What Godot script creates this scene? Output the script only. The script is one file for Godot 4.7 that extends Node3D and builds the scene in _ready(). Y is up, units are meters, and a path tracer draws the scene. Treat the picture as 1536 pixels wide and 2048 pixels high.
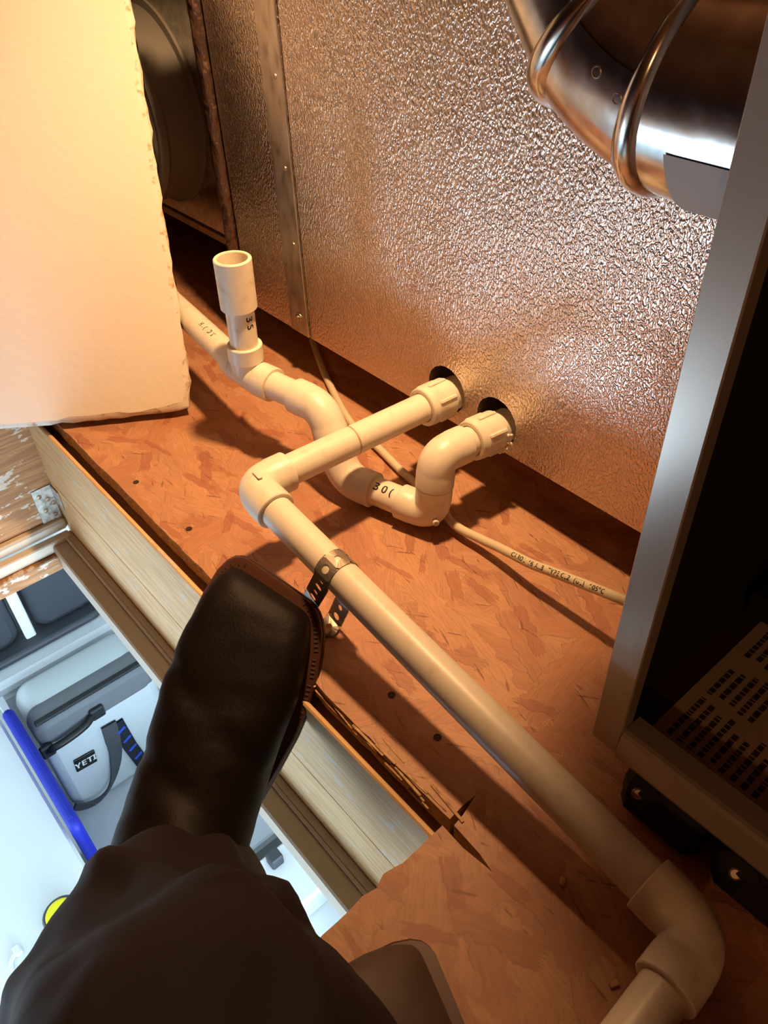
extends Node3D
# Attic crawl space beside a horizontal furnace: foil-wrapped coil box, PVC condensate drains,
# an open access hatch with a bright room below, and the photographer's booted leg.
# x runs along the foil box, z points away from it (foil face is z = 0), y is up, the attic floor is y = 0.

var M := {}
var rng := RandomNumberGenerator.new()

func _ready() -> void:
	rng.seed = 77
	# ---------------------------------------------------------------- camera
	var cam := Camera3D.new()
	cam.name = "camera"
	cam.fov = 65.4
	cam.near = 0.02
	cam.far = 60.0
	cam.transform = Transform3D(Basis(Vector3(0.65255, -0.03164, -0.75709), Vector3(-0.48117, 0.75454, -0.44626), Vector3(0.58537, 0.65549, 0.47715)).orthonormalized(), Vector3(0, 0.49, 0.45))
	add_child(cam)
	cam.current = true
	# ---------------------------------------------------------------- environment, daylight, exposure
	var env := Environment.new()
	env.background_mode = Environment.BG_COLOR
	env.background_color = Color(0.02, 0.025, 0.03)
	env.tonemap_mode = Environment.TONE_MAPPER_LINEAR
	env.tonemap_exposure = 1.0
	env.sdfgi_enabled = true
	env.ssao_enabled = true
	env.ssil_enabled = true
	var we := WorldEnvironment.new()
	we.name = "world_environment"
	we.environment = env
	add_child(we)
	daylight("room_daylight", Vector3(-1.75, -1.65, 2.3), Vector3(0, 0, 0), Vector2(1.2, 1.25), 3.0)
	daylight("room_daylight_001", Vector3(0.9, -1.25, 0.4), Vector3(0, PI / 2, 0), Vector2(2.0, 1.5), 2.0)

	make_materials()
	build_attic_shell()
	build_room_shell()
	build_floor()
	build_hatch()
	build_foil_box()
	build_furnace()
	build_vent_elbow()
	build_panel()
	build_drain_line()
	build_trap_line()
	build_strap()
	build_cable()
	build_person()
	build_work_light()
	build_attic_bulb()
	build_room_things()
	build_floor_bits()

func daylight(called: String, at: Vector3, turn: Vector3, size: Vector2, energy: float) -> void:
	var l := AreaLight3D.new()
	l.name = called
	l.area_size = size
	l.light_color = Color(0.80, 0.91, 1.0)
	l.light_energy = energy
	l.area_range = 30.0
	l.area_attenuation = 2.0
	l.shadow_enabled = true
	l.position = at
	l.rotation = turn
	add_child(l)

# ================================================================ helpers
func new_st() -> SurfaceTool:
	var st := SurfaceTool.new()
	st.begin(Mesh.PRIMITIVE_TRIANGLES)
	return st

func commit(st: SurfaceTool) -> ArrayMesh:
	st.generate_normals()
	return st.commit()

func child_name(parent: Node, called: String) -> String:
	if parent.get_node_or_null(NodePath(called)) == null:
		return called
	var i := 1
	while parent.get_node_or_null(NodePath("%s_%03d" % [called, i])) != null:
		i += 1
	return "%s_%03d" % [called, i]

func put(parent: Node, called: String, mesh: Mesh, mat: Material) -> MeshInstance3D:
	var o := MeshInstance3D.new()
	o.name = child_name(parent, called)
	o.mesh = mesh
	o.material_override = mat
	parent.add_child(o, true)
	return o

func part(parent: Node, called: String, st: SurfaceTool, mat: Material) -> MeshInstance3D:
	return put(parent, called, commit(st), mat)

func thing(called: String, label: String, category: String, group := "", at := Vector3.ZERO) -> Node3D:
	var o := Node3D.new()
	o.name = child_name(self, called)
	o.position = at
	add_child(o, true)
	o.set_meta("label", label)
	o.set_meta("category", category)
	if group != "":
		o.set_meta("group", group)
	return o

func structure(called: String) -> Node3D:
	var o := Node3D.new()
	o.name = child_name(self, called)
	add_child(o, true)
	o.set_meta("kind", "structure")
	return o

func slab(called: String, st: SurfaceTool, mat: Material, label: String) -> MeshInstance3D:
	var o := part(self, called, st, mat)
	o.set_meta("kind", "structure")
	o.set_meta("label", label)
	return o

# counter-clockwise from outside
func quad(st: SurfaceTool, a: Vector3, b: Vector3, c: Vector3, d: Vector3, ua := Vector2.ZERO, ub := Vector2.ZERO, uc := Vector2.ZERO, ud := Vector2.ZERO) -> void:
	st.set_uv(ua); st.add_vertex(a)
	st.set_uv(uc); st.add_vertex(c)
	st.set_uv(ub); st.add_vertex(b)
	st.set_uv(ua); st.add_vertex(a)
	st.set_uv(ud); st.add_vertex(d)
	st.set_uv(uc); st.add_vertex(c)

# flat convex polygon turned so that it faces away from `inside`
func poly(st: SurfaceTool, pts: Array, inside: Vector3) -> void:
	var c := Vector3.ZERO
	for p in pts:
		c += p
	c /= pts.size()
	var n: Vector3 = (pts[1] - pts[0]).cross(pts[2] - pts[0])
	var flip: bool = n.dot(c - inside) > 0.0
	for i in range(1, pts.size() - 1):
		var tri := [pts[0], pts[i + 1], pts[i]] if flip else [pts[0], pts[i], pts[i + 1]]
		for p in tri:
			st.set_uv(Vector2(p.x, p.z) if absf(n.y) > absf(n.x) + absf(n.z) else Vector2(p.x + p.z, p.y))
			st.add_vertex(p)

func cbox(st: SurfaceTool, centre: Vector3, size: Vector3, ch := 0.0008, basis := Basis()) -> void:
	st.set_smooth_group(-1)
	var h := size * 0.5
	ch = minf(ch, minf(h.x, minf(h.y, h.z)) * 0.6)
	var v := func(sx: float, sy: float, sz: float, ax: int) -> Vector3:
		var p := Vector3(sx * (h.x - (0.0 if ax == 0 else ch)), sy * (h.y - (0.0 if ax == 1 else ch)), sz * (h.z - (0.0 if ax == 2 else ch)))
		return centre + basis * p
	for s in [-1.0, 1.0]:
		poly(st, [v.call(s, -1.0, -1.0, 0), v.call(s, 1.0, -1.0, 0), v.call(s, 1.0, 1.0, 0), v.call(s, -1.0, 1.0, 0)], centre)
		poly(st, [v.call(-1.0, s, -1.0, 1), v.call(1.0, s, -1.0, 1), v.call(1.0, s, 1.0, 1), v.call(-1.0, s, 1.0, 1)], centre)
		poly(st, [v.call(-1.0, -1.0, s, 2), v.call(1.0, -1.0, s, 2), v.call(1.0, 1.0, s, 2), v.call(-1.0, 1.0, s, 2)], centre)
		for t in [-1.0, 1.0]:
			poly(st, [v.call(s, t, -1.0, 0), v.call(s, t, 1.0, 0), v.call(s, t, 1.0, 1), v.call(s, t, -1.0, 1)], centre)
			poly(st, [v.call(s, -1.0, t, 0), v.call(s, 1.0, t, 0), v.call(s, 1.0, t, 2), v.call(s, -1.0, t, 2)], centre)
			poly(st, [v.call(-1.0, s, t, 1), v.call(1.0, s, t, 1), v.call(1.0, s, t, 2), v.call(-1.0, s, t, 2)], centre)
			for r in [-1.0, 1.0]:
				poly(st, [v.call(s, t, r, 0), v.call(s, t, r, 1), v.call(s, t, r, 2)], centre)

func box_between(st: SurfaceTool, lo: Vector3, hi: Vector3, ch := 0.0008) -> void:
	cbox(st, (lo + hi) * 0.5, hi - lo, ch)

# any number of rings with the same point count, counter-clockwise about the direction of travel
func loft(st: SurfaceTool, rings: Array, groups: Array = [], cap_a := false, cap_b := false, tile := 1.0) -> void:
	var n: int = rings[0].size()
	var lens := [0.0]
	for i in range(1, rings.size()):
		lens.append(lens[i - 1] + (rings[i][0] - rings[i - 1][0]).length())
	for i in rings.size() - 1:
		st.set_smooth_group(groups[i] if i < groups.size() else 1)
		for k in n:
			var k2 := (k + 1) % n
			quad(st, rings[i][k], rings[i][k2], rings[i + 1][k2], rings[i + 1][k],
				Vector2(float(k) / n, lens[i] * tile), Vector2(float(k + 1) / n, lens[i] * tile), Vector2(float(k + 1) / n, lens[i + 1] * tile), Vector2(float(k) / n, lens[i + 1] * tile))
	for e in 2:
		if (e == 0 and cap_a) or (e == 1 and cap_b):
			var ring: Array = rings[0] if e == 0 else rings[-1]
			var c := Vector3.ZERO
			for p in ring:
				c += p
			c /= n
			st.set_smooth_group(40 + e)
			for k in n:
				var a: Vector3 = ring[k]
				var b: Vector3 = ring[(k + 1) % n]
				st.set_uv(Vector2.ZERO); st.add_vertex(c)
				st.set_uv(Vector2.ZERO); st.add_vertex(a if e == 0 else b)
				st.set_uv(Vector2.ZERO); st.add_vertex(b if e == 0 else a)

func frames(pts: Array) -> Array:
	var out := []
	var n := pts.size()
	var tangents := []
	for i in n:
		var d := Vector3.ZERO
		var j := i
		while j < n - 1 and d.length() < 1e-7:
			d = pts[j + 1] - pts[i]
			j += 1
		var e := Vector3.ZERO
		j = i
		while j > 0 and e.length() < 1e-7:
			e = pts[i] - pts[j - 1]
			j -= 1
		var t := Vector3.ZERO
		if d.length() > 1e-7:
			t += d.normalized()
		if e.length() > 1e-7:
			t += e.normalized()
		tangents.append(t.normalized())
	var nrm: Vector3 = tangents[0].cross(Vector3.UP)
	if nrm.length() < 0.05:
		nrm = tangents[0].cross(Vector3.RIGHT)
	nrm = nrm.normalized()
	for i in n:
		var t: Vector3 = tangents[i]
		nrm = (nrm - t * nrm.dot(t)).normalized()
		out.append([t, nrm, t.cross(nrm)])
	return out

func tube(st: SurfaceTool, pts: Array, rads: Array, groups: Array = [], seg := 28, cap_a := false, cap_b := false) -> void:
	var fr := frames(pts)
	var rings := []
	for i in pts.size():
		var ring := []
		for k in seg:
			var a := TAU * k / seg
			ring.append(pts[i] + (fr[i][1] * cos(a) + fr[i][2] * sin(a)) * rads[i])
		rings.append(ring)
	loft(st, rings, groups, cap_a, cap_b)

func lathe(st: SurfaceTool, at: Vector3, axis: Vector3, prof: Array, seg := 24, groups: Array = []) -> void:
	var pts := []
	var rads := []
	for p in prof:
		pts.append(at + axis * p.x)
		rads.append(p.y)
	axis = axis.normalized()
	var nn := axis.cross(Vector3.UP)
	if nn.length() < 0.05:
		nn = axis.cross(Vector3.RIGHT)
	nn = nn.normalized()
	var bb := axis.cross(nn)
	var rings := []
	for i in pts.size():
		var ring := []
		for k in seg:
			var a := TAU * k / seg
			ring.append(pts[i] + (nn * cos(a) + bb * sin(a)) * rads[i])
		rings.append(ring)
	if groups.is_empty():
		for i in prof.size() - 1:
			groups.append(i + 1)
	loft(st, rings, groups)

# extruded outline in the xz plane (top at y1, bottom at y0)
func slab_outline(st: SurfaceTool, outline: PackedVector2Array, y0: float, y1: float, inner_flip := false) -> void:
	st.set_smooth_group(-1)
	var idx := Geometry2D.triangulate_polygon(outline)
	for t in range(0, idx.size(), 3):
		var tri := [outline[idx[t]], outline[idx[t + 1]], outline[idx[t + 2]]]
		var up := []
		for p in tri:
			up.append(Vector3(p.x, y1, p.y))
		poly(st, up, Vector3(up[0].x, y1 - 1.0, up[0].z))
		var dn := []
		for p in tri:
			dn.append(Vector3(p.x, y0, p.y))
		poly(st, dn, Vector3(dn[0].x, y0 + 1.0, dn[0].z))
	sides_outline(st, outline, y0, y1)

func sides_outline(st: SurfaceTool, outline: PackedVector2Array, y0: float, y1: float) -> void:
	var cw := Geometry2D.is_polygon_clockwise(outline)
	for i in outline.size():
		var a := outline[i]
		var b := outline[(i + 1) % outline.size()]
		var out := Vector2(b.y - a.y, a.x - b.x)
		if cw:
			out = -out
		var mid := (a + b) * 0.5
		var inside := Vector3(mid.x - out.normalized().x * 0.01, (y0 + y1) / 2, mid.y - out.normalized().y * 0.01)
		poly(st, [Vector3(a.x, y0, a.y), Vector3(b.x, y0, b.y), Vector3(b.x, y1, b.y), Vector3(a.x, y1, a.y)], inside)

# lettering bent onto a surface: place(u, v) -> [point, outward normal]
func wrap_text(parent: Node, called: String, text: String, height: float, place: Callable, mat: Material, stretch := 1.0) -> void:
	var tm := TextMesh.new()
	tm.text = text
	var f := SystemFont.new()
	f.font_names = PackedStringArray(["Droid Sans"])
	f.font_weight = 600
	tm.font = f
	tm.font_size = 32
	tm.pixel_size = height / 32.0
	tm.depth = 0.0
	tm.curve_step = 3.0
	var arr := tm.get_mesh_arrays()
	var vs: PackedVector3Array = arr[Mesh.ARRAY_VERTEX]
	var ix = arr[Mesh.ARRAY_INDEX]
	var st := new_st()
	st.set_smooth_group(-1)
	var count: int = ix.size() if ix != null and ix.size() > 0 else vs.size()
	for i in range(0, count - 2, 3):
		var tri := []
		var nor := Vector3.ZERO
		for j in 3:
			var v: Vector3 = vs[ix[i + j]] if ix != null and ix.size() > 0 else vs[i + j]
			var q: Array = place.call(v.x * stretch, v.y)
			tri.append(q[0])
			nor += q[1]
		poly(st, tri, (tri[0] + tri[1] + tri[2]) / 3.0 - nor)
	part(parent, called, st, mat)

# ================================================================ materials
func mat(col: Color, rough: float, metal := 0.0) -> StandardMaterial3D:
	var m := StandardMaterial3D.new()
	m.albedo_color = col
	m.roughness = rough
	m.metallic = metal
	return m

func triplanar(m: StandardMaterial3D, scale: Vector3) -> void:
	m.uv1_triplanar = true
	m.uv1_world_triplanar = true
	m.uv1_scale = scale
	m.uv1_triplanar_sharpness = 6.0

func noise_image(size: int, freq: float, seed: int, octaves := 4, kind := FastNoiseLite.TYPE_SIMPLEX_SMOOTH) -> Image:
	var n := FastNoiseLite.new()
	n.noise_type = kind
	n.seed = seed
	n.frequency = freq
	n.fractal_octaves = octaves
	n.fractal_type = FastNoiseLite.FRACTAL_FBM if octaves > 1 else FastNoiseLite.FRACTAL_NONE
	return n.get_seamless_image(size, size)

func tex(img: Image) -> ImageTexture:
	return ImageTexture.create_from_image(img)

# noise mapped through a list of [stop, colour]
func ramp_image(src: Image, stops: Array) -> Image:
	var w := src.get_width()
	var h := src.get_height()
	var lut := PackedByteArray()
	lut.resize(768)
	for i in 256:
		var t := i / 255.0
		var c: Color = stops[0][1]
		for s in stops.size() - 1:
			if t >= stops[s][0]:
				c = stops[s][1].lerp(stops[s + 1][1], clampf((t - stops[s][0]) / (stops[s + 1][0] - stops[s][0]), 0, 1))
		lut[i * 3] = int(c.r * 255); lut[i * 3 + 1] = int(c.g * 255); lut[i * 3 + 2] = int(c.b * 255)
	src.convert(Image.FORMAT_L8)
	var data := src.get_data()
	var out := PackedByteArray()
	out.resize(w * h * 3)
	for i in w * h:
		var v := data[i] * 3
		out[i * 3] = lut[v]; out[i * 3 + 1] = lut[v + 1]; out[i * 3 + 2] = lut[v + 2]
	return Image.create_from_data(w, h, false, Image.FORMAT_RGB8, out)

func normal_of(img: Image, strength: float) -> ImageTexture:
	var c: Image = img.duplicate()
	c.convert(Image.FORMAT_RGBA8)
	c.bump_map_to_normal_map(strength)
	return tex(c)

# one wood strand with grain, seen from above, turned by an angle, on a clear ground
func strand_stamp(length: int, width: int, angle: float, col: Color, seed: int, alpha: float) -> Image:
	var side := int(length + width) + 4
	var img := Image.create(side, side, false, Image.FORMAT_RGBA8)
	var g := FastNoiseLite.new()
	g.seed = seed
	g.frequency = 0.05
	var ca := cos(angle)
	var sa := sin(angle)
	var c := side * 0.5
	for y in side:
		for x in side:
			var dx := x - c
			var dy := y - c
			var u := dx * ca + dy * sa
			var v := -dx * sa + dy * ca
			var edge := g.get_noise_2d(u * 0.45, 40.0) * maxf(width * 0.3, 2.5)
			if absf(u) > length * 0.5 + g.get_noise_2d(v * 5.0, 90.0) * 16.0 or absf(v) > width * 0.5 + edge:
				continue
			var grain := g.get_noise_2d(u * 0.4, v * 9.0) * 0.13 + g.get_noise_2d(u * 0.25 + 300.0, v * 2.5) * 0.07
			var k := 1.0 + grain
			if v > width * 0.5 + edge - 1.4:
				k *= 0.84
			img.set_pixel(x, y, Color(clampf(col.r * k, 0, 1), clampf(col.g * k, 0, 1), clampf(col.b * k, 0, 1), alpha))
	return img

func osb_image() -> Image:
	var n := 2048
	var img := ramp_image(noise_image(1024, 0.006, 5), [[0.0, Color(0.62, 0.43, 0.32)], [1.0, Color(0.70, 0.50, 0.385)]])
	img.resize(n, n)
	img.convert(Image.FORMAT_RGBA8)
	var tones := [Color(0.68, 0.495, 0.37), Color(0.655, 0.47, 0.345), Color(0.70, 0.52, 0.39), Color(0.665, 0.46, 0.335), Color(0.63, 0.435, 0.32), Color(0.71, 0.525, 0.385)]
	var stamps := []
	for i in 54:
		var ang := rng.randf_range(-0.5, 0.5) if i % 3 != 0 else rng.randf_range(-1.5, 1.5)
		stamps.append(strand_stamp(rng.randi_range(150, 300), rng.randi_range(24, 70), ang, tones[i % tones.size()].lightened(rng.randf_range(-0.02, 0.02)), i * 7 + 1, 0.86))
	for i in 1500:
		var s: Image = stamps[rng.randi() % stamps.size()]
		img.blend_rect(s, Rect2i(0, 0, s.get_width(), s.get_height()), Vector2i(rng.randi_range(-150, n - 60), rng.randi_range(-150, n - 60)))
	# reddish strands, fine splits along the grain and small dark bits
	var reds := []
	var splits := []
	for i in 20:
		reds.append(strand_stamp(rng.randi_range(40, 120), rng.randi_range(10, 26), rng.randf_range(-0.8, 0.8), Color(0.56, 0.335, 0.255), i * 13 + 5, 0.55))
	for i in 30:
		splits.append(strand_stamp(rng.randi_range(10, 46), rng.randi_range(1, 3), rng.randf_range(-0.7, 0.7), Color(0.40, 0.23, 0.165), i * 17 + 3, 0.5))
	for i in 240:
		var s: Image = reds[rng.randi() % reds.size()]
		img.blend_rect(s, Rect2i(0, 0, s.get_width(), s.get_height()), Vector2i(rng.randi_range(-60, n - 30), rng.randi_range(-60, n - 30)))
	for i in 700:
		var s: Image = splits[rng.randi() % splits.size()]
		img.blend_rect(s, Rect2i(0, 0, s.get_width(), s.get_height()), Vector2i(rng.randi_range(-40, n - 30), rng.randi_range(-40, n - 30)))
	return img

func wood_image(seed: int, base: Color, dark: Color, paint: float) -> Image:
	var w := 1024
	var h := 512
	var img := Image.create(w, h, false, Image.FORMAT_RGB8)
	var g := FastNoiseLite.new()
	g.seed = seed
	g.frequency = 0.01
	g.fractal_octaves = 3
	for y in h:
		for x in w:
			var ring := g.get_noise_2d(x * 0.10, y * 1.6)
			var fine := g.get_noise_2d(x * 0.5, y * 22.0 + 900.0)
			var k := clampf(0.5 + 0.55 * sin(ring * 16.0) * 0.6 + fine * 0.5, 0, 1)
			var c := dark.lerp(base, k)
			var p := g.get_noise_2d(x * 0.75 + 2000.0, y * 2.2 + 500.0) + 0.35 * g.get_noise_2d(x * 4.0, y * 9.0 + 70.0)
			if p > paint:
				c = c.lerp(Color(0.80, 0.77, 0.72), clampf((p - paint) * 7.0, 0, 0.85))
			img.set_pixel(x, y, c)
	return img

func make_materials() -> void:
	# PVC, slightly soiled
	var pv := mat(Color(1, 1, 1), 0.38)
	pv.albedo_texture = tex(ramp_image(noise_image(512, 0.012, 3, 5), [[0.0, Color(0.76, 0.68, 0.57)], [0.2, Color(0.85, 0.80, 0.73)], [0.45, Color(0.87, 0.835, 0.77)], [1.0, Color(0.86, 0.825, 0.76)]]))
	triplanar(pv, Vector3(6, 6, 6))
	M.pvc = pv
	M.pvc_inside = mat(Color(0.80, 0.76, 0.67), 0.5)
	M.print = mat(Color(0.05, 0.05, 0.06), 0.6)
	M.ring_stain = mat(Color(0.66, 0.56, 0.42), 0.45)
	# oriented strand board
	var ob := mat(Color(1, 1, 1), 0.55)
	var oi := osb_image()
	ob.albedo_texture = tex(oi)
	var hi: Image = oi.duplicate()
	hi.convert(Image.FORMAT_L8)
	hi.resize(1024, 1024)
	ob.normal_enabled = true
	ob.normal_texture = normal_of(hi, 3.0)
	ob.normal_scale = 0.6
	ob.uv1_scale = Vector3(1.0 / 0.85, 1.0 / 0.85, 1)
	M.osb = ob
	var oe := mat(Color(1, 1, 1), 0.8)
	oe.albedo_texture = tex(ramp_image(noise_image(256, 0.03, 9, 4), [[0.0, Color(0.50, 0.36, 0.24)], [0.45, Color(0.72, 0.58, 0.42)], [1.0, Color(0.84, 0.72, 0.56)]]))
	triplanar(oe, Vector3(14, 60, 14))
	M.osb_edge = oe
	# framing lumber
	var wd := mat(Color(1, 1, 1), 0.7)
	wd.albedo_texture = tex(wood_image(21, Color(0.89, 0.75, 0.55), Color(0.79, 0.63, 0.43), 0.46))
	triplanar(wd, Vector3(2.2, 4.4, 2.2))
	M.lumber = wd
	var wh := mat(Color(1, 1, 1), 0.75)
	wh.albedo_texture = tex(wood_image(35, Color(0.70, 0.52, 0.34), Color(0.57, 0.39, 0.24), 0.30))
	triplanar(wh, Vector3(2.6, 4.4, 2.6))
	M.header = wh
	var rf := mat(Color(1, 1, 1), 0.85)
	rf.albedo_texture = tex(wood_image(51, Color(0.68, 0.52, 0.39), Color(0.54, 0.39, 0.28), 2.0))
	triplanar(rf, Vector3(0.9, 1.8, 0.9))
	M.roof = rf
	# embossed foil facing
	var em := noise_image(1024, 0.042, 12, 2)
	em.convert(Image.FORMAT_L8)
	var d := em.get_data()
	for i in d.size():
		var t := clampf((d[i] / 255.0 - 0.22) / 0.56, 0, 1)
		d[i] = int(255.0 * t * t * (3.0 - 2.0 * t))
	em = Image.create_from_data(1024, 1024, false, Image.FORMAT_L8, d)
	var fo := mat(Color(0.86, 0.81, 0.77), 0.33, 1.0)
	fo.normal_enabled = true
	fo.normal_texture = normal_of(em, 5.0)
	fo.normal_scale = 0.62
	fo.roughness_texture = tex(ramp_image(noise_image(256, 0.012, 44), [[0.0, Color(0.85, 0.85, 0.85)], [1.0, Color(1, 1, 1)]]))
	fo.uv1_scale = Vector3(1.0 / 0.125, 1.0 / 0.21, 1)
	M.foil = fo
	var tp := mat(Color(1, 1, 1), 0.48, 0.85)
	tp.albedo_texture = tex(ramp_image(noise_image(512, 0.015, 71, 5), [[0.0, Color(0.52, 0.47, 0.42)], [0.4, Color(0.70, 0.66, 0.62)], [1.0, Color(0.78, 0.75, 0.71)]]))
	tp.roughness_texture = tex(ramp_image(noise_image(512, 0.02, 72, 4), [[0.0, Color(0.6, 0.6, 0.6)], [1.0, Color(1, 1, 1)]]))
	triplanar(tp, Vector3(8, 3, 8))
	M.seam = tp
	var jk := mat(Color(0.42, 0.33, 0.29), 0.32, 0.8)
	jk.normal_enabled = true
	jk.normal_texture = normal_of(noise_image(256, 0.02, 81, 3), 6.0)
	triplanar(jk, Vector3(14, 8, 14))
	M.jacket = jk
	# galvanised steel
	var gv := mat(Color(1, 1, 1), 0.24, 1.0)
	gv.albedo_texture = tex(ramp_image(noise_image(512, 0.02, 61, 4, FastNoiseLite.TYPE_CELLULAR), [[0.0, Color(0.66, 0.66, 0.66)], [1.0, Color(0.84, 0.84, 0.83)]]))
	gv.roughness_texture = tex(ramp_image(noise_image(512, 0.018, 62, 3), [[0.0, Color(0.65, 0.65, 0.65)], [1.0, Color(1, 1, 1)]]))
	triplanar(gv, Vector3(7, 7, 7))
	M.galv = gv
	M.collar = mat(Color(0.55, 0.54, 0.52), 0.6)
	M.hole = mat(Color(0.03, 0.025, 0.02), 0.9)
	M.sticker = mat(Color(0.62, 0.60, 0.58), 0.7)
	M.screw = mat(Color(0.78, 0.74, 0.66), 0.25, 1.0)
	M.dull_screw = mat(Color(0.62, 0.54, 0.46), 0.4, 0.7)
	# furnace
	M.cabinet = mat(Color(0.64, 0.59, 0.54), 0.27, 0.3)
	M.liner = mat(Color(0.035, 0.03, 0.028), 0.9)
	M.pan = mat(Color(0.30, 0.25, 0.21), 0.5, 0.4)
	M.nail = mat(Color(0.20, 0.13, 0.10), 0.7, 0.3)
	M.rubber = mat(Color(0.03, 0.03, 0.03), 0.75)
	M.core = mat(Color(0.28, 0.19, 0.13), 0.8)
	var lb := mat(Color(1, 1, 1), 0.7)
	lb.albedo_texture = tex(label_image())
	M.label = lb
	# drywall panel
	var dw := mat(Color(0.86, 0.82, 0.77), 0.85)
	dw.normal_enabled = true
	dw.normal_texture = normal_of(noise_image(512, 0.03, 91, 4), 3.0)
	dw.normal_scale = 0.18
	triplanar(dw, Vector3(4, 4, 4))
	M.drywall = dw
	var de := mat(Color(1, 1, 1), 0.9)
	de.albedo_texture = tex(ramp_image(noise_image(512, 0.02, 93, 5), [[0.0, Color(0.60, 0.46, 0.34)], [0.28, Color(0.78, 0.69, 0.60)], [0.40, Color(0.84, 0.79, 0.73)], [1.0, Color(0.86, 0.81, 0.76)]]))
	triplanar(de, Vector3(9, 9, 9))
	M.drywall_edge = de
	M.torn = mat(Color(0.50, 0.34, 0.22), 0.95)
	# cable, strap
	M.cable = mat(Color(0.80, 0.75, 0.64), 0.5)
	M.strap = mat(Color(0.64, 0.59, 0.53), 0.42, 0.75)
	# clothing
	var le := mat(Color(0.082, 0.058, 0.052), 0.5)
	le.metallic_specular = 0.22
	le.normal_enabled = true
	le.normal_texture = normal_of(noise_image(512, 0.09, 101, 3), 1.2)
	le.normal_scale = 0.35
	triplanar(le, Vector3(8, 8, 8))
	M.leather = le
	M.sole = mat(Color(0.17, 0.105, 0.08), 0.6)
	M.welt = mat(Color(0.30, 0.165, 0.115), 0.5)
	M.stitch = mat(Color(0.20, 0.17, 0.15), 0.8)
	var cl := mat(Color(0.108, 0.074, 0.088), 0.75)
	cl.metallic_specular = 0.3
	cl.rim_enabled = true
	cl.rim = 0.15
	cl.rim_tint = 0.6
	cl.normal_enabled = true
	cl.normal_texture = normal_of(noise_image(256, 0.18, 103, 2), 1.5)
	cl.normal_scale = 0.3
	triplanar(cl, Vector3(25, 25, 25))
	M.cloth = cl
	M.leather_pale = mat(Color(0.30, 0.235, 0.195), 0.55)
	# hatch trim
	M.trim = mat(Color(0.70, 0.63, 0.55), 0.42, 0.2)
	M.trim_light = mat(Color(0.72, 0.66, 0.60), 0.4, 0.3)
	M.plaster = mat(Color(0.78, 0.74, 0.67), 0.9)
	var zn := mat(Color(1, 1, 1), 0.5, 0.6)
	zn.albedo_texture = tex(ramp_image(noise_image(256, 0.03, 113, 4), [[0.0, Color(0.55, 0.53, 0.48)], [0.5, Color(0.74, 0.73, 0.69)], [1.0, Color(0.86, 0.85, 0.80)]]))
	triplanar(zn, Vector3(12, 12, 12))
	M.zinc = zn
	# room below
	M.white = mat(Color(0.88, 0.88, 0.87), 0.4)
	M.offwhite = mat(Color(0.80, 0.81, 0.82), 0.55)
	M.wall = mat(Color(0.85, 0.85, 0.83), 0.9)
	M.tilefloor = mat(Color(0.70, 0.70, 0.68), 0.5)
	M.slate = mat(Color(0.22, 0.23, 0.25), 0.5)
	M.slate_dark = mat(Color(0.10, 0.105, 0.115), 0.5)
	M.cooler = mat(Color(0.78, 0.80, 0.80), 0.6)
	M.cooler_band = mat(Color(0.42, 0.43, 0.44), 0.7)
	M.webbing = mat(Color(0.26, 0.27, 0.28), 0.8)
	M.navy = mat(Color(0.05, 0.07, 0.12), 0.8)
	M.blue_thread = mat(Color(0.12, 0.30, 0.75), 0.7)
	M.black = mat(Color(0.025, 0.025, 0.025), 0.5)
	M.blue = mat(Color(0.05, 0.12, 0.62), 0.55)
	M.yellow = mat(Color(0.93, 0.86, 0.05), 0.4)
	M.cord = mat(Color(0.05, 0.05, 0.05), 0.6)
	M.reflector = mat(Color(0.75, 0.75, 0.76), 0.35, 1.0)
	var bulb := mat(Color(1, 0.9, 0.75), 0.5)
	bulb.emission_enabled = true
	bulb.emission = Color(1.0, 0.72, 0.42)
	bulb.emission_energy_multiplier = 3.0
	M.bulb = bulb
	var win := mat(Color(0.8, 0.9, 1.0), 0.3)
	win.emission_enabled = true
	win.emission = Color(0.80, 0.91, 1.0)
	win.emission_energy_multiplier = 10.0
	M.window = win

# rows of fine print blocks, as on a wiring label
func label_image() -> Image:
	var w := 1024
	var h := 512
	var img := Image.create(w, h, false, Image.FORMAT_RGB8)
	img.fill(Color(0.70, 0.61, 0.52))
	var ink := Color(0.22, 0.15, 0.11)
	var r := RandomNumberGenerator.new()
	r.seed = 5
	for col in 4:
		var x0 := 20 + col * 252
		var y := 16
		while y < h - 20:
			if r.randf() < 0.14:
				y += 18
				continue
			var x := x0 + (14 if r.randf() < 0.2 else 0)
			var stop := x0 + r.randi_range(150, 236)
			while x < stop:
				var l := r.randi_range(8, 34)
				img.fill_rect(Rect2i(x, y, mini(l, stop - x), 7), ink)
				x += l + 5
			y += 14
	return img

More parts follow.
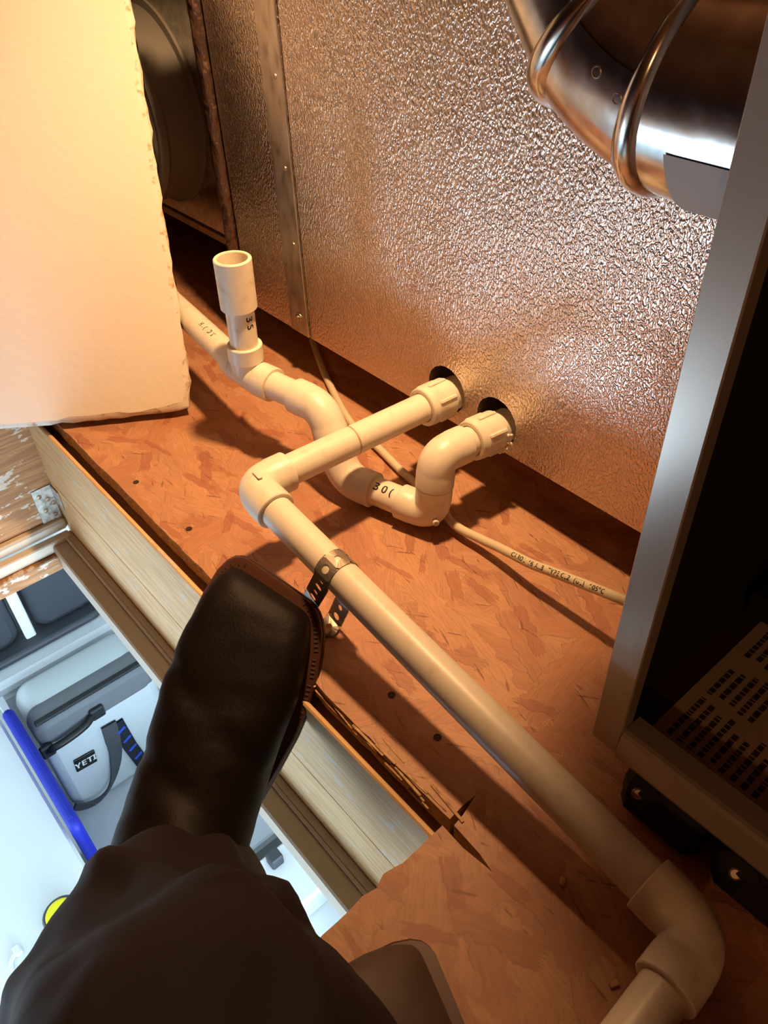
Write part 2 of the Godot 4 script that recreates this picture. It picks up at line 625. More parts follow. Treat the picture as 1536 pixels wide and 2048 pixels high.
# ================================================================ the setting
func build_attic_shell() -> void:
	# gable roof: two slopes of sheathing on rafters, gable ends
	var zr := 1.3
	for s in [-1.0, 1.0]:
		var st := new_st()
		var foot := Vector3(0, -0.05, zr + s * 2.8)
		var top := Vector3(0, 1.85, zr)
		var dir := (top - foot)
		var b := Basis(Vector3.RIGHT, dir.normalized().cross(Vector3.RIGHT).normalized() * -1.0, dir.normalized())
		cbox(st, Vector3(-0.6, 0, 0) + (foot + top) * 0.5 + Vector3(0, 0.1, s * 0.06), Vector3(6.4, 0.03, dir.length() + 0.2), 0.001, b)
		slab("ceiling" if s < 0 else "ceiling_001", st, M.roof, "brown roof sheathing over the attic")
		for i in 9:
			var rs := new_st()
			cbox(rs, Vector3(-3.4 + i * 0.61, 0, 0) + (foot + top) * 0.5 + Vector3(0, 0.01, s * 0.0), Vector3(0.038, 0.12, dir.length()), 0.002, b)
			slab("trim_%d" % [20 + i + (0 if s < 0 else 9)], rs, M.roof, "attic rafter")
	for s in [-1.0, 1.0]:
		var g := new_st()
		var xw = -0.6 + s * 3.1
		box_between(g, Vector3(xw - 0.02, -0.1, -2.4), Vector3(xw + 0.02, 2.1, 4.3))
		slab("wall_gable_left" if s < 0 else "wall_gable_right", g, M.roof, "plywood gable end of the attic")

func build_room_shell() -> void:
	var y0 := -2.5
	var y1 := -0.215
	var x0 := -3.3
	var x1 := 1.0
	var z0 := -1.5
	var z1 := 2.4
	var st := new_st()
	box_between(st, Vector3(x0 - 0.1, y0 - 0.06, z0 - 0.1), Vector3(x1 + 0.1, y0, z1 + 0.1))
	slab("floor_below", st, M.tilefloor, "pale floor of the room under the hatch")
	for w in [["wall_left", Vector3(x0 - 0.08, y0, z0), Vector3(x0, y1, z1)], ["wall_right", Vector3(x1, y0, z0), Vector3(x1 + 0.08, y1, z1)], ["wall_back", Vector3(x0, y0, z0 - 0.08), Vector3(x1, y1, z0)], ["wall_front", Vector3(x0, y0, z1), Vector3(x1, y1, z1 + 0.08)]]:
		st = new_st()
		box_between(st, w[1], w[2])
		slab(w[0], st, M.wall, "white wall of the room under the hatch")
	# ceiling of that room, left open where the hatch is
	var hx0 := -0.885
	var hx1 := -0.176
	var hz0 := 0.235
	var hz1 := 0.93
	st = new_st()
	box_between(st, Vector3(x0, y1, z0), Vector3(hx0, y1 + 0.013, z1))
	box_between(st, Vector3(hx1 + 0.01, y1, z0), Vector3(x1, y1 + 0.013, z1))
	box_between(st, Vector3(hx0, y1, z0), Vector3(hx1 + 0.01, y1 + 0.013, hz0))
	box_between(st, Vector3(hx0, y1, hz1), Vector3(hx1 + 0.01, y1 + 0.013, z1))
	slab("ceiling_below", st, M.wall, "white plasterboard ceiling of the room under the hatch")
	# two bright windows
	for i in 2:
		var n := structure("window_%d" % [i + 1])
		var c := Vector3(-1.75, -1.65, 2.385) if i == 0 else Vector3(0.985, -1.25, 0.4)
		var sz := Vector3(1.2, 1.25, 0.012) if i == 0 else Vector3(0.012, 1.5, 2.0)
		var p := new_st()
		cbox(p, c, sz)
		part(n, "pane", p, M.window)
		for k in 3:
			var f := new_st()
			var off := (k - 1) * (0.6 if i == 0 else 1.0)
			cbox(f, c + (Vector3(off, 0, -0.012) if i == 0 else Vector3(-0.012, 0, off)), Vector3(0.05, 1.3, 0.02) if i == 0 else Vector3(0.02, 1.6, 0.05))
			part(n, "window_frame", f, M.white)

func osb_outline() -> PackedVector2Array:
	# the decking in front of the foil box; ragged saw cut along the hatch with two overcuts at its corner
	var o := PackedVector2Array()
	o.append(Vector2(-3.6, -2.4))
	o.append(Vector2(2.4, -2.4))
	o.append(Vector2(2.4, 4.3))
	o.append(Vector2(-0.178, 4.3))
	var z := 0.95
	var r := RandomNumberGenerator.new()
	r.seed = 31
	while z > 0.30:
		o.append(Vector2(-0.1785 + r.randf_range(-0.0028, 0.0024), z))
		z -= r.randf_range(0.006, 0.014)
	# corner with the overcut that runs on along x
	o.append(Vector2(-0.179, 0.2665))
	o.append(Vector2(-0.160, 0.2672))
	o.append(Vector2(-0.137, 0.2645))
	o.append(Vector2(-0.150, 0.2622))
	o.append(Vector2(-0.174, 0.2610))
	# the overcut that runs on towards the box
	o.append(Vector2(-0.1752, 0.252))
	o.append(Vector2(-0.1795, 0.2355))
	o.append(Vector2(-0.1800, 0.246))
	o.append(Vector2(-0.1788, 0.2600))
	var x := -0.185
	while x > -0.93:
		o.append(Vector2(x, 0.2600 + r.randf_range(-0.0006, 0.0006)))
		x -= r.randf_range(0.006, 0.018)
	o.append(Vector2(-0.93, 0.260))
	o.append(Vector2(-0.93, 4.3))
	o.append(Vector2(-3.6, 4.3))
	return o

func build_floor() -> void:
	var o := osb_outline()
	var floor_node := structure("floor")
	floor_node.set_meta("label", "orange-brown strand board attic decking")
	var st := new_st()
	st.set_smooth_group(-1)
	var idx := Geometry2D.triangulate_polygon(o)
	for t in range(0, idx.size(), 3):
		var up := []
		for k in 3:
			up.append(Vector3(o[idx[t + k]].x, 0, o[idx[t + k]].y))
		poly(st, up, Vector3(up[0].x, -1, up[0].z))
	part(floor_node, "decking", st, M.osb)
	var se := new_st()
	se.set_smooth_group(-1)
	sides_outline(se, o, -0.018, 0.0)
	part(floor_node, "sawn_edge", se, M.osb_edge)
	# sheet that closes the deck underneath
	var sb := new_st()
	for r in [[-3.6, -0.93, -2.4, 4.3], [-0.17, 2.4, -2.4, 4.3], [-0.93, -0.17, -2.4, 0.232], [-0.93, -0.17, 0.94, 4.3]]:
		box_between(sb, Vector3(r[0], -0.03, r[2]), Vector3(r[1], -0.0185, r[3]))
	part(floor_node, "underlay", sb, M.roof)
	# frayed splinters along the cut next to the corner
	var r2 := RandomNumberGenerator.new()
	r2.seed = 8
	var sp := new_st()
	for i in 46:
		var x := r2.randf_range(-0.345, -0.185)
		var l := r2.randf_range(0.012, 0.04)
		var a := r2.randf_range(-0.10, 0.06)
		cbox(sp, Vector3(x, r2.randf_range(-0.008, 0.0006), 0.2595 + r2.randf_range(-0.006, 0.0035)), Vector3(l, r2.randf_range(0.0006, 0.0016), r2.randf_range(0.0008, 0.0022)), 0.0002, Basis(Vector3.UP, a))
	var spl := part(floor_node, "splinters", sp, M.osb_edge)
	spl.set_meta("kind", "stuff")

func build_hatch() -> void:
	# trimmer joist under the long edge: an upper and a lower board
	var t := structure("trim_1")
	t.set_meta("label", "pale framing boards along the hatch side")
	var st := new_st()
	box_between(st, Vector3(-0.868, -0.112, 0.2705), Vector3(-0.172, -0.0075, 0.2752), 0.0014)
	part(t, "board", st, M.lumber)
	st = new_st()
	box_between(st, Vector3(-0.868, -0.2000, 0.2705), Vector3(-0.172, -0.1128, 0.2748), 0.0014)
	part(t, "board", st, M.lumber)
	st = new_st()
	box_between(st, Vector3(-0.868, -0.2000, 0.2290), Vector3(-0.172, -0.0305, 0.2702), 0.002)
	part(t, "joist", st, M.roof)
	# header at the far end
	var h := structure("trim_2")
	h.set_meta("label", "brown paint-splashed header at the far end of the hatch")
	st = new_st()
	box_between(st, Vector3(-0.906, -0.172, 0.2365), Vector3(-0.8682, -0.0195, 0.96), 0.002)
	part(h, "board", st, M.header)
	st = new_st()
	box_between(st, Vector3(-0.906, -0.188, 0.2755), Vector3(-0.859, -0.1725, 0.96), 0.003)
	part(h, "plaster_lip", st, M.plaster)
	var h2 := structure("trim_3")
	h2.set_meta("label", "framing boards on the near sides of the hatch")
	st = new_st()
	box_between(st, Vector3(-0.1715, -0.19, 0.2365), Vector3(-0.135, -0.03, 0.96), 0.002)
	part(h2, "board", st, M.lumber)
	st = new_st()
	box_between(st, Vector3(-0.868, -0.19, 0.93), Vector3(-0.1715, -0.03, 0.965), 0.002)
	part(h2, "board", st, M.lumber)
	# hatch frame: flange, bright bead, drop
	var f := structure("trim_4")
	f.set_meta("label", "taupe metal hatch frame with a pale bead")
	st = new_st()
	box_between(st, Vector3(-0.857, -0.196, 0.2753), Vector3(-0.1715, -0.190, 0.2835), 0.0008)
	box_between(st, Vector3(-0.857, -0.225, 0.2835), Vector3(-0.1715, -0.194, 0.3055), 0.002)
	part(f, "side_rail", st, M.trim)
	st = new_st()
	tube(st, [Vector3(-0.856, -0.1915, 0.2850), Vector3(-0.1715, -0.1915, 0.2850)], [0.0021, 0.0021], [], 10, true, true)
	part(f, "bead", st, M.trim_light)
	st = new_st()
	box_between(st, Vector3(-0.859, -0.205, 0.2785), Vector3(-0.846, -0.188, 0.93), 0.0015)
	part(f, "end_rail", st, M.plaster)
	st = new_st()
	box_between(st, Vector3(-0.852, -0.228, 0.2785), Vector3(-0.838, -0.2052, 0.93), 0.0015)
	part(f, "end_drop", st, M.header)
	# nailed joist hanger in the corner
	var j := thing("joist_hanger", "whitish galvanised joist hanger plate nailed in the hatch corner", "bracket")
	st = new_st()
	box_between(st, Vector3(-0.8682, -0.186, 0.2765), Vector3(-0.8668, -0.120, 0.301), 0.0004)
	part(j, "plate", st, M.zinc)
	st = new_st()
	box_between(st, Vector3(-0.8668, -0.150, 0.2753), Vector3(-0.846, -0.122, 0.2766), 0.0004)
	part(j, "flange", st, M.zinc)
	for p in [Vector2(-0.131, 0.294), Vector2(-0.139, 0.285), Vector2(-0.154, 0.292), Vector2(-0.165, 0.283), Vector2(-0.147, 0.280)]:
		var ns := new_st()
		lathe(ns, Vector3(-0.8668, p.x, p.y), Vector3.RIGHT, [Vector2(0, 0.0032), Vector2(0.0008, 0.0030), Vector2(0.0012, 0.0001)], 12)
		part(j, "nail", ns, M.dull_screw)

# ================================================================ equipment
func build_foil_box() -> void:
	var t := thing("coil_cabinet", "air handler coil box wrapped in embossed silver foil", "air handler")
	# two facing sheets with a narrow groove between them, drain holes cut in the larger one
	part(t, "facing", facing(-0.7955, -0.6690, 0.0550, 0.45, []), M.foil)
	part(t, "facing", facing(-0.6672, -0.1445, 0.0550, 0.45, [Vector2(-0.4525, 0.0868), Vector2(-0.3888, 0.0825)]), M.foil)
	var st := new_st()
	box_between(st, Vector3(-0.794, 0.0555, -0.55), Vector3(-0.146, 0.45, -0.030), 0.001)
	part(t, "core", st, M.core)
	st = new_st()
	box_between(st, Vector3(-0.7955, 0.0550, -0.55), Vector3(-0.7942, 0.45, 0.0), 0.0004)
	box_between(st, Vector3(-0.7955, 0.0545, -0.55), Vector3(-0.1445, 0.0555, -0.001), 0.0003)
	part(t, "side_sheet", st, M.foil)
	# flat seam strip with rivets and a screw
	st = new_st()
	box_between(st, Vector3(-0.7022, 0.0552, 0.0002), Vector3(-0.6694, 0.45, 0.0022), 0.0007)
	part(t, "seam_strip", st, M.seam)
	for y in [0.317, 0.236, 0.160, 0.41]:
		st = new_st()
		lathe(st, Vector3(-0.6795, y, 0.0022), Vector3.BACK, [Vector2(0, 0.0026), Vector2(0.0009, 0.0022), Vector2(0.0014, 0.0001)], 12)
		part(t, "rivet", st, M.seam)
	st = new_st()
	lathe(st, Vector3(-0.6835, 0.0755, 0.0022), Vector3.BACK, [Vector2(0, 0.0062), Vector2(0.0012, 0.0060), Vector2(0.0012, 0.0042), Vector2(0.0040, 0.0040), Vector2(0.0046, 0.0030), Vector2(0.0046, 0.0001)], 6)
	part(t, "screw", st, M.screw)
	# crinkled foil-taped edge at the left corner
	st = new_st()
	var fn := FastNoiseLite.new()
	fn.seed = 4
	fn.frequency = 28.0
	var rings := []
	for i in 55:
		var y := 0.06 + i * 0.0072
		var ring := []
		for k in 14:
			var a := TAU * k / 14
			var rr := 0.0095 + fn.get_noise_3d(cos(a) * 0.03, y, sin(a) * 0.03) * 0.0018
			ring.append(Vector3(-0.8085 + cos(a) * rr * 0.95, y, -0.001 - sin(a) * rr))
		rings.append(ring)
	loft(st, rings, [], true, true)
	part(t, "taped_edge", st, M.jacket)
	# wooden sleepers it stands on
	for z in [-0.12, -0.46]:
		st = new_st()
		box_between(st, Vector3(-0.78, 0.0005, z - 0.045), Vector3(-0.16, 0.0540, z + 0.045), 0.002)
		tagged("wood_sleeper", st, M.roof, "rear wooden sleeper in the dark under the foil box" if z < -0.3 else "front wooden sleeper in the dark under the foil box", "lumber")
	# plenum set back at the left with a round takeoff collar
	var p := thing("plenum", "dull sheet metal plenum set back behind the white panel", "duct")
	st = new_st()
	box_between(st, Vector3(-1.75, 0.055, -0.55), Vector3(-0.805, 0.66, -0.080), 0.002)
	part(p, "body", st, M.galv)
	st = new_st()
	box_between(st, Vector3(-1.75, 0.051, -0.082), Vector3(-0.805, 0.062, -0.0765), 0.001)
	part(p, "bottom_flange", st, M.seam)
	st = new_st()
	box_between(st, Vector3(-1.70, 0.0005, -0.50), Vector3(-0.82, 0.0510, -0.2), 0.002)
	part(p, "base", st, M.core)
	var c := thing("duct_collar", "pale grey round duct collar half hidden behind white panel", "duct")
	st = new_st()
	lathe(st, Vector3(-1.108, 0.208, -0.080), Vector3.BACK, [Vector2(0, 0.128), Vector2(0.004, 0.128), Vector2(0.004, 0.118), Vector2(0.045, 0.118), Vector2(0.050, 0.121), Vector2(0.055, 0.118), Vector2(0.060, 0.118), Vector2(0.060, 0.112), Vector2(0.01, 0.112)], 48)
	part(c, "sleeve", st, M.collar)
	st = new_st()
	lathe(st, Vector3(-1.108, 0.208, -0.07), Vector3.BACK, [Vector2(0.0, 0.112), Vector2(0.001, 0.0005)], 32)
	part(c, "damper", st, M.galv)
	st = new_st()
	lathe(st, Vector3(-1.013, 0.143, -0.0335), Vector3(0.8, -0.6, 0), [Vector2(0, 0.003), Vector2(0.002, 0.0028), Vector2(0.0025, 0.0002)], 10)
	part(c, "screw", st, M.dull_screw)

func tagged(called: String, st: SurfaceTool, m: Material, label: String, category: String, group := "") -> MeshInstance3D:
	var o := part(self, called, st, m)
	o.set_meta("label", label)
	o.set_meta("category", category)
	if group != "":
		o.set_meta("group", group)
	return o

# a slightly wavy facing sheet in the plane z = 0 with round holes
func facing(x0: float, x1: float, y0: float, y1: float, holes: Array) -> SurfaceTool:
	var st := new_st()
	st.set_smooth_group(1)
	var wv := FastNoiseLite.new()
	wv.seed = 17
	wv.frequency = 7.0
	wv.fractal_octaves = 2
	var step := 0.006
	var nx := int(ceil((x1 - x0) / step))
	var ny := int(ceil((y1 - y0) / step))
	var R := 0.0235
	var grid := []
	var snapped := []
	for i in nx + 1:
		var col := []
		var sn := []
		for j in ny + 1:
			var x := lerpf(x0, x1, float(i) / nx)
			var y := lerpf(y0, y1, float(j) / ny)
			var s := false
			for h in holes:
				var d := Vector2(x, y) - Vector2(h)
				if d.length() < R:
					d = d.normalized() * R if d.length() > 0.0005 else Vector2(R, 0)
					x = h.x + d.x
					y = maxf(h.y + d.y, y0)
					s = true
			var edge := minf(minf(x - x0, x1 - x), minf(y - y0, y1 - y))
			var amp := 0.0006 * clampf(edge / 0.03, 0, 1)
			col.append(Vector3(x, y, wv.get_noise_2d(x, y) * amp))
			sn.append(s)
		grid.append(col)
		snapped.append(sn)
	for i in nx:
		for j in ny:
			if snapped[i][j] and snapped[i + 1][j] and snapped[i + 1][j + 1] and snapped[i][j + 1]:
				continue
			var a: Vector3 = grid[i][j]
			var b: Vector3 = grid[i + 1][j]
			var c: Vector3 = grid[i + 1][j + 1]
			var d: Vector3 = grid[i][j + 1]
			quad(st, a, b, c, d, Vector2(a.x, a.y), Vector2(b.x, b.y), Vector2(c.x, c.y), Vector2(d.x, d.y))
	# returned edges of the sheet and the rims of the holes
	st.set_smooth_group(-1)
	box_between(st, Vector3(x0, y0, -0.006), Vector3(x0 + 0.0006, y1, -0.0001), 0.0002)
	box_between(st, Vector3(x1 - 0.0006, y0, -0.006), Vector3(x1, y1, -0.0001), 0.0002)
	box_between(st, Vector3(x0, y0, -0.012), Vector3(x1, y0 + 0.0006, -0.0001), 0.0002)
	for h in holes:
		var inner := []
		for z in [0.0, -0.03]:
			var ring := []
			for k in 32:
				var a := -TAU * k / 32
				ring.append(Vector3(h.x + cos(a) * R, h.y + sin(a) * R, z))
			inner.append(ring)
		loft(st, [inner[1], inner[0]], [7])
	return st

func build_furnace() -> void:
	var t := thing("furnace_cabinet", "open-fronted grey metal furnace cabinet with dark interior", "furnace")
	var x0 := -0.142
	var x1 := 0.55
	var zf := 0.172
	var zb := -0.42
	var y0 := 0.050
	var y1 := 0.64
	var st := new_st()
	box_between(st, Vector3(x0, y0, zb), Vector3(x0 + 0.0012, y1, zf), 0.0004)
	part(t, "side_panel", st, M.cabinet)
	st = new_st()
	box_between(st, Vector3(x0 + 0.0014, y0 + 0.004, zb + 0.01), Vector3(x0 + 0.0045, y1 - 0.01, zf - 0.006), 0.0005)
	part(t, "liner", st, M.liner)
	# front flange of the side panel, a folded strip
	st = new_st()
	box_between(st, Vector3(x0, y0 - 0.001, zf - 0.0012), Vector3(x0 + 0.0186, y1, zf + 0.0006), 0.0006)
	box_between(st, Vector3(x0 + 0.0174, y0 + 0.022, zf - 0.010), Vector3(x0 + 0.0188, y1, zf + 0.0002), 0.0005)
	part(t, "front_flange", st, M.cabinet)
	# bottom rail: rounded lower edge, face, top return and inner step
	var prof := [Vector2(0.160, 0.0475), Vector2(0.170, 0.0475), Vector2(0.1745, 0.0492), Vector2(0.1760, 0.0530), Vector2(0.1735, 0.0700), Vector2(0.1715, 0.0722), Vector2(0.1690, 0.0728), Vector2(0.1560, 0.0728), Vector2(0.1550, 0.0718), Vector2(0.1545, 0.0590), Vector2(0.160, 0.0570)]
	st = new_st()
	var rings := []
	for x in [x0 + 0.0192, x1]:
		var ring := []
		for p in prof:
			ring.append(Vector3(x, p.y, p.x))
		ring.reverse()
		rings.append(ring)
	var flat := new_st()
	flat.set_smooth_group(-1)
	for k in prof.size():
		var a: Vector3 = rings[0][k]
		var b: Vector3 = rings[0][(k + 1) % prof.size()]
		var c: Vector3 = rings[1][(k + 1) % prof.size()]
		var d: Vector3 = rings[1][k]
		poly(flat, [a, b, c, d], Vector3((a.x + c.x) / 2, 0.061, 0.1655))
	part(t, "bottom_rail", flat, M.cabinet)
	st = new_st()
	box_between(st, Vector3(x0 + 0.002, 0.0530, zb), Vector3(x1, 0.0565, 0.1555), 0.0006)
	part(t, "floor_pan", st, M.pan)
	# wiring label stuck to the pan
	st = new_st()
	st.set_smooth_group(-1)
	var a := Vector3(-0.118, 0.0574, 0.146)
	var b := Vector3(0.30, 0.0574, 0.146)
	var c := Vector3(0.30, 0.0574, -0.035)
	var d := Vector3(-0.118, 0.0574, -0.035)
	quad(st, a, b, c, d, Vector2(0, 0), Vector2(0, 1.6), Vector2(1, 1.6), Vector2(1, 0))
	box_between(st, Vector3(-0.1175, 0.0566, -0.0345), Vector3(0.2995, 0.0572, 0.1455), 0.0001)
	var lab := part(t, "wiring_label", st, M.label)
	lab.set_meta("label", "printed label covered in small dark text lines")
	st = new_st()
	box_between(st, Vector3(x0, y1, zb), Vector3(x1, y1 + 0.0015, zf), 0.0004)
	part(t, "top_panel", st, M.cabinet)
	st = new_st()
	box_between(st, Vector3(x0, y0, zb), Vector3(x1, y1, zb + 0.0015), 0.0004)
	part(t, "back_panel", st, M.liner)
	st = new_st()
	box_between(st, Vector3(x1 - 0.0012, y0, zb), Vector3(x1, y1, zf), 0.0004)
	part(t, "side_panel", st, M.cabinet)
	# blower deck bracket inside, with screws
	st = new_st()
	box_between(st, Vector3(-0.126, 0.078, -0.004), Vector3(0.05, 0.30, 0.0), 0.001)
	part(t, "blower_deck", st, M.pan)
	st = new_st()
	box_between(st, Vector3(-0.132, 0.0572, -0.004), Vector3(0.05, 0.0775, 0.020), 0.003)
	part(t, "gasket", st, M.rubber)
	for p in [Vector2(-0.1205, 0.1), Vector2(-0.1150, 0.112), Vector2(-0.1185, 0.148)]:
		st = new_st()
		lathe(st, Vector3(p.x, p.y, 0.0), Vector3.BACK, [Vector2(0, 0.003), Vector2(0.0015, 0.0028), Vector2(0.002, 0.0002)], 10)
		part(t, "screw", st, M.screw)
	# black rubber mounts with slotted screws
	for x in [-0.1005, -0.0355, 0.12, 0.27]:
		st = new_st()
		box_between(st, Vector3(x - 0.0145, 0.0006, 0.120), Vector3(x + 0.040, 0.047, 0.1735), 0.006)
		box_between(st, Vector3(x - 0.013, 0.022, 0.150), Vector3(x + 0.012, 0.0465, 0.1795), 0.006)
		var mnt := part(t, "mount", st, M.rubber)
		var ax := Vector3(0.35, 0.60, 0.72).normalized()
		st = new_st()
		lathe(st, Vector3(x, 0.0395, 0.1790), ax, [Vector2(-0.004, 0.0036), Vector2(0.0010, 0.0036), Vector2(0.0016, 0.0031), Vector2(0.0010, 0.0026), Vector2(0.0010, 0.0001)], 18)
		part(mnt, "screw", st, M.dull_screw)

func build_vent_elbow() -> void:
	var t := thing("vent_elbow", "shiny galvanised gored vent elbow with raised seams above foil", "duct")
	var r := 0.050
	var ya := 0.394
	var za := 0.080
	var bend := Vector3(-0.190, ya + 0.104, za)
	var centre := func(deg: float) -> Vector3:
		var a := deg_to_rad(deg)
		return bend + Vector3(-sin(a), -cos(a), 0) * 0.104
	var ring := func(deg: float, rr: float) -> Array:
		var a := deg_to_rad(deg)
		var out := []
		var radial := Vector3(-sin(a), -cos(a), 0)
		for k in 48:
			var q := TAU * k / 48
			out.append(centre.call(deg) + (radial * cos(q) + Vector3(0, 0, -1) * sin(q)) * rr)
		return out
	var straight := func(x: float, rr: float) -> Array:
		var out := []
		for k in 48:
			var q := TAU * k / 48
			out.append(Vector3(x, ya, za) + (Vector3(0, -1, 0) * cos(q) + Vector3(0, 0, -1) * sin(q)) * rr)
		return out
	# gores
	var st := new_st()
	loft(st, [straight.call(-0.138, r + 0.001), straight.call(-0.190, r + 0.001), ring.call(12.5, r + 0.001)], [1, 1])
	part(t, "gore", st, M.galv)
	var stops := [12.5, 39.5, 66.5, 93.5]
	for i in 3:
		st = new_st()
		loft(st, [ring.call(stops[i], r), ring.call(stops[i + 1], r)], [1])
		part(t, "gore", st, M.galv)
	# long riser beyond the frame
	st = new_st()
	var top: Vector3 = centre.call(93.5)
	var up := []
	for k in 48:
		up.append(ring.call(93.5, r)[k] + Vector3(0.02, 0.75, 0))
	loft(st, [ring.call(93.5, r), up], [1])
	part(t, "riser", st, M.galv)
	# raised swivel beads between the gores
	for i in 4:
		st = new_st()
		var rs := []
		for s in [[-3.2, 0.0002], [-2.4, 0.0030], [-0.8, 0.0046], [0.8, 0.0046], [2.4, 0.0030], [3.2, 0.0002]]:
			rs.append(ring.call(stops[i] + s[0], r + s[1]))
		loft(st, rs, [1, 1, 1, 1, 1])
		part(t, "bead", st, M.galv)
	# lap seam and two sheet-metal screw dimples on the middle gore
	for v in [[25.0, 91.0], [17.0, 87.0]]:
		var a := deg_to_rad(v[0])
		var q := deg_to_rad(v[1])
		var nrm := (Vector3(-sin(a), -cos(a), 0) * cos(q) + Vector3(0, 0, 1) * sin(q))
		st = new_st()
		lathe(st, centre.call(v[0]) + nrm * (r - 0.0004), nrm, [Vector2(0, 0.0030), Vector2(0.0010, 0.0030), Vector2(0.0016, 0.0022), Vector2(0.0006, 0.0016), Vector2(0.0006, 0.0001)], 14)
		part(t, "screw", st, M.dull_screw)
	# overlapping sheet of the middle gore, ending in a lap seam
	st = new_st()
	st.set_smooth_group(1)
	for i in 10:
		for k in 12:
			var p4 := []
			for w in [[i, k], [i + 1, k], [i + 1, k + 1], [i, k + 1]]:
				var dg := deg_to_rad(15.4 + w[0] * 2.1)
				var qq := deg_to_rad(44.0 + w[1] * 4.7)
				p4.append(bend + Vector3(-sin(dg), -cos(dg), 0) * 0.104 + (Vector3(-sin(dg), -cos(dg), 0) * cos(qq) + Vector3(0, 0, 1) * sin(qq)) * (r + 0.0009))
			quad(st, p4[0], p4[3], p4[2], p4[1])
	part(t, "lap_sheet", st, M.galv)
	# grey sticker on the last gore
	st = new_st()
	st.set_smooth_group(1)
	for k in 14:
		var q0 := deg_to_rad(8.0 + k * 4.6)
		var q1 := deg_to_rad(8.0 + (k + 1) * 4.6)
		var d0 := Vector3(0, -cos(q0), sin(q0)) * (r + 0.0016)
		var d1 := Vector3(0, -cos(q1), sin(q1)) * (r + 0.0016)
		var o := Vector3(-0.143, ya, za)
		var w := Vector3(-0.052, 0, 0)
		quad(st, o + w + d0, o + d0, o + d1, o + w + d1)
	part(t, "sticker", st, M.sticker)

func build_panel() -> void:
	# leaning plasterboard hatch cover
	var t := thing("hatch_cover", "large white plasterboard hatch cover leaning at the left", "panel")
	var br := Vector3(-0.6977, 0.0095, 0.1417)
	var e := Vector3(-0.5456, 0, 0.8380)
	var n := Vector3(0.8380, 0, 0.5456)
	var th := deg_to_rad(22.0)
	var up := Vector3(0, cos(th), 0) - n * sin(th)
	var nn := n * cos(th) + Vector3(0, sin(th), 0)
	var w := 0.52
	var h := 0.62
	var thick := 0.014
	var fn := FastNoiseLite.new()
	fn.seed = 6
	fn.frequency = 9.0
	fn.fractal_octaves = 4
	var outline := []
	for i in 41:
		outline.append([i / 40.0 * w, 0.0])
	for i in 61:
		outline.append([w, i / 60.0 * h])
	for i in 41:
		outline.append([w - i / 40.0 * w, h])
	for i in 60:
		outline.append([0.0, h - i / 60.0 * h])
	var rag := func(u: float, v: float, s: float) -> Vector2:
		var j := fn.get_noise_2d(u * 3.0 + s * 5.0, v * 3.0) * 0.0035 + fn.get_noise_2d(u * 22.0, v * 22.0 + s) * 0.0014
		var pu := u
		var pv := v
		# worn lower corner
		var k := clampf(1.0 - Vector2(u, v).length() / 0.03, 0, 1)
		if u < 0.001 or u > w - 0.001:
			pu += j
		if v < 0.001 or v > h - 0.001:
			pv += j
		return Vector2(pu + k * 0.006, pv + k * 0.005)
	var ring := func(depth: float, inset: float, s: float) -> Array:
		var out := []
		for q in outline:
			var p: Vector2 = rag.call(q[0], q[1], s)
			p.x = lerpf(p.x, w * 0.5, inset / (w * 0.5))
			p.y = lerpf(p.y, h * 0.5, inset / (h * 0.5))
			out.append(br + e * p.x + up * p.y + nn * depth)
		return out
	var st := new_st()
	loft(st, [ring.call(0.0, 0.007, 0.0), ring.call(0.0012, 0.0, 1.0)], [2], false, false)
	var f := new_st()
	# face
	var fr: Array = ring.call(0.0006, 0.0055, 0.0)
	f.set_smooth_group(-1)
	var cf := Vector3.ZERO
	for p in fr:
		cf += p
	cf /= fr.size()
	for k in fr.size():
		poly(f, [cf, fr[k], fr[(k + 1) % fr.size()]], cf - nn)
	part(t, "face", f, M.drywall)
	# wrapped paper edge: bevel, side and a torn line between the layers
	var ed := new_st()
	var rr := [ring.call(-thick, 0.001, 2.0), ring.call(-thick * 0.55, 0.0, 2.0)]
	var r2 := [ring.call(-thick * 0.55, 0.0018, 2.2), ring.call(-thick * 0.47, 0.0018, 2.2)]
	var r3 := [ring.call(-thick * 0.47, 0.0, 2.5), ring.call(-0.0030, 0.0, 1.0), ring.call(-0.0006, 0.0022, 1.0), ring.call(0.0006, 0.0060, 0.0)]
	loft(ed, rr, [3])
	loft(ed, r3, [4, 5, 5])
	part(t, "paper_edge", ed, M.drywall_edge)
	var to := new_st()
	loft(to, r2, [3])
	part(t, "torn_core", to, M.torn)
	var bk := new_st()
	bk.set_smooth_group(-1)
	var br_: Array = ring.call(-thick, 0.001, 2.0)
	for k in br_.size():
		poly(bk, [cf - nn * (thick + 0.0006), br_[k], br_[(k + 1) % br_.size()]], cf)
	part(t, "back_paper", bk, M.torn)

# ================================================================ PVC
const PIPE := 0.01335
const HUB := 0.0170

func pipe(parent: Node, a: Vector3, b: Vector3, open_b := false) -> MeshInstance3D:
	var st := new_st()
	tube(st, [a, a.lerp(b, 0.33), a.lerp(b, 0.66), b], [PIPE, PIPE, PIPE, PIPE], [], 32, true, true)
	return part(parent, "pipe", st, M.pvc)

func hub_profile(dir_from_end: Vector3, end: Vector3, hub_len: float, hub_r: float) -> Array:
	# from the mouth of the socket inwards
	return [[end, PIPE + 0.0001], [end, PIPE + 0.0005], [end, hub_r - 0.0007], [end + dir_from_end * 0.0007, hub_r], [end + dir_from_end * hub_len, hub_r]]

